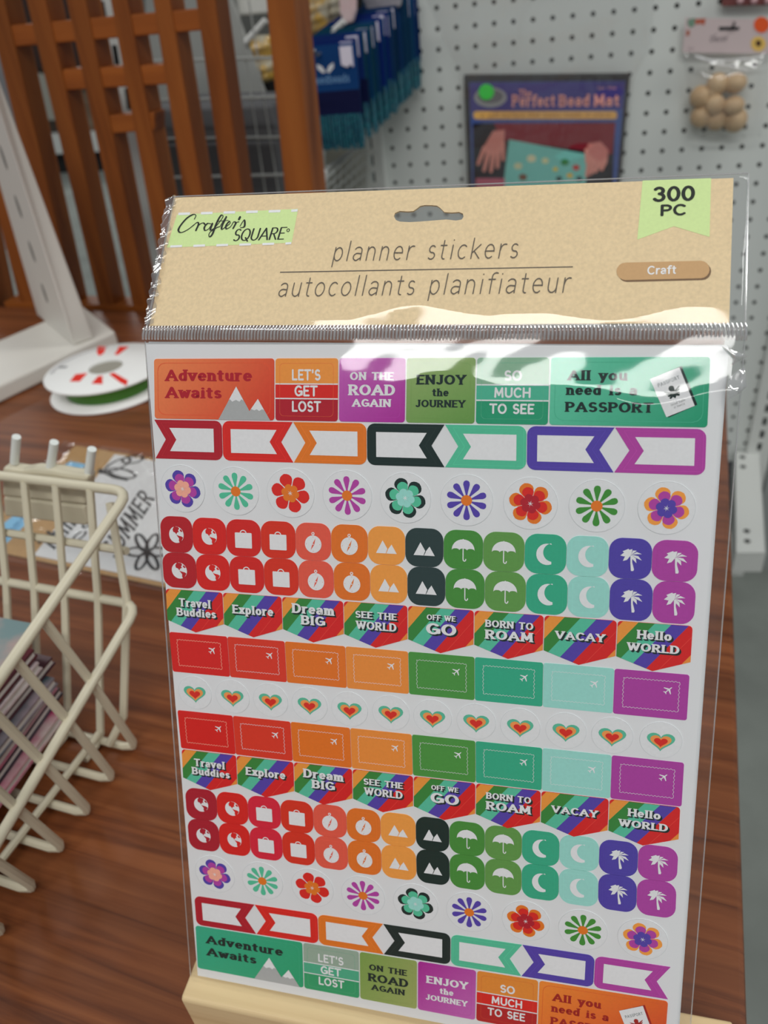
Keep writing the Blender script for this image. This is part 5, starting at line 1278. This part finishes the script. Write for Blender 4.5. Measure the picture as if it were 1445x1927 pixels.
# white wire shelf basket under the blue cards
wb = thing('shelf_basket', 'white wire shelf basket below the blue bead cards, right of the wide lattice post', 'basket', peg(650, 350, .2))
bc = [peg(604, 345, .30), peg(688, 262, .03), peg(688, 430, .03), peg(604, 470, .30)]
for i in range(9):
    q_ = i / 8; MB().tube([bc[0].lerp(bc[1], q_), bc[3].lerp(bc[2], q_)], .0016, 6).build('wire', M_w, wb, True)
for i in range(9):
    q_ = i / 8; MB().tube([bc[0].lerp(bc[3], q_), bc[1].lerp(bc[2], q_)], .0022 if i == 0 else .0014, 6).build('wire', M_w, wb, True)
MB().tube([peg(608, 320, .30), peg(604, 345, .30)], .006, 8).build('rod_end', mat('white_plastic', C(220, 220, 216), .4), wb, True)
for (x0, y0, x1, y1) in ((612, 290, 684, 268),): MB().tube([peg(x0, y0 + 30, .25), peg(x1, y1, .05)], .003, 8).build('rod', M_w, wb, True)
slab('flat_white_pack', 'pale flat pack standing in the white shelf basket', 'pack', .03, [(612, 262), (684, 262), (684, 420), (612, 420)], mat('pale_pack', C(196, 194, 180), .5, noise=(25, .2, C(150, 148, 136))), .006, 'body', 0)
# slotted white post seen through the bars
WPD = .30
wp = thing('slotted_post', 'white slotted steel post standing behind the lattice between its third and fourth bars', 'post', peg(290, 560, WPD) * 1)
a, b = peg(172, -40, WPD), peg(214, -40, WPD)
xm = (a.dot(F1) + b.dot(F1)) / 2; hw = abs(b.dot(F1) - a.dot(F1)) / 2
xb0, xb1 = peg(286, 560, WPD), peg(325, 560, WPD); wp.location = F1 * ((xb0.dot(F1) + xb1.dot(F1)) / 2) + F2 * (PEGD - WPD) + EZ * FLOORZ
def at_z(p, q, z): k_ = (z - q.z) / (p.z - q.z); return q.lerp(p, k_) if 0 <= k_ <= 1 else q + (p - q) * k_
P = [at_z(a, xb0, .45), at_z(b, xb1, .45), at_z(b, xb1, FLOORZ + .001), at_z(a, xb0, FLOORZ + .001)]
MB().prism(P, F2 * .025).build('post', M_white, wp)
for (x, y) in ((185, -55), (193, 22), (217, 105), (241, 186)):
    P = pq(WPD + .0006, (x - 7, y - 20), (x + 2, y - 20), (x + 9, y + 20), (x - 1, y + 20)); MB().prism(P, F2 * .0012).build('slot', M_dark, wp)
# dark cabinet and low white plinth far behind
fd = zpl(150, 325, FLOORZ); nd = -F2
def fpl(x, y, back=0.0): return on_plane(x, y, fd + F2 * back, F2)
cab = thing('dark_cabinet', 'dark brown cabinet far behind the left bars of the lattice', 'cabinet', Vector((fd.x, fd.y, FLOORZ)))
M_db = mat('dark_brown_panel', C(54, 34, 28), .6)
P = [fpl(x, y, .12) for x, y in ((-160, -60), (172, -60), (182, 130), (-160, 130))]; o = MB().prism(P, F2 * .3).build('upper_body', M_db, cab)
P = [fpl(x, y, .15) for x, y in ((-160, 130), (182, 130), (196, 246), (-160, 262))]; MB().prism(P, F2 * .02).build('back_panel', mat('beige_back', C(96, 84, 70), .7, noise=(5, .2, C(60, 46, 38))), cab)
P = [fpl(x, y) for x, y in ((-160, 276), (200, 246), (205, 284), (-160, 306))]; MB().prism(P, F2 * .4).build('white_plinth', M_white, cab)
P = [fpl(x, y) + F2 * .03 for x, y in ((-160, 300), (204, 280), (206, 322), (-160, 338))]; MB().prism(P, F2 * .3).build('kick_board', M_dark, cab)
P = [fpl(x, y, .05) for x, y in ((58, 135), (84, 140), (104, 226), (80, 226))]; MB().prism(P, F2 * .01).build('pale_card', mat('pale_card_grey', C(160, 158, 148), .6), cab)
P = [fpl(x, y, .05) for x, y in ((146, 175), (168, 176), (184, 246), (160, 248))]; MB().prism(P, F2 * .01).build('pale_card', mat('pale_card_beige', C(132, 116, 96), .6, noise=(8, .2, C(90, 60, 40))), cab)
# grey upright panel at the far left edge
P = [peg(x, y, .35) for x, y in ((-90, 20), (-2, 60), (50, 320), (80, 470), (-60, 470))]
t = thing('metal_divider', 'grey metal divider sheet at the left edge, behind the white stand', 'panel', P[3]); MB().prism(P, F2 * .01).build('sheet', mat('grey_metal', C(150, 154, 158), .5), t)
# far end of the shop
b = MB().box((0, 9.6, .6), (5.2, 0, 0), (0, .02, 0), (0, 0, 1.35)).build('wall_far', mat('far_wall_grey', C(110, 110, 106), .8)); tag(b, kind='structure')
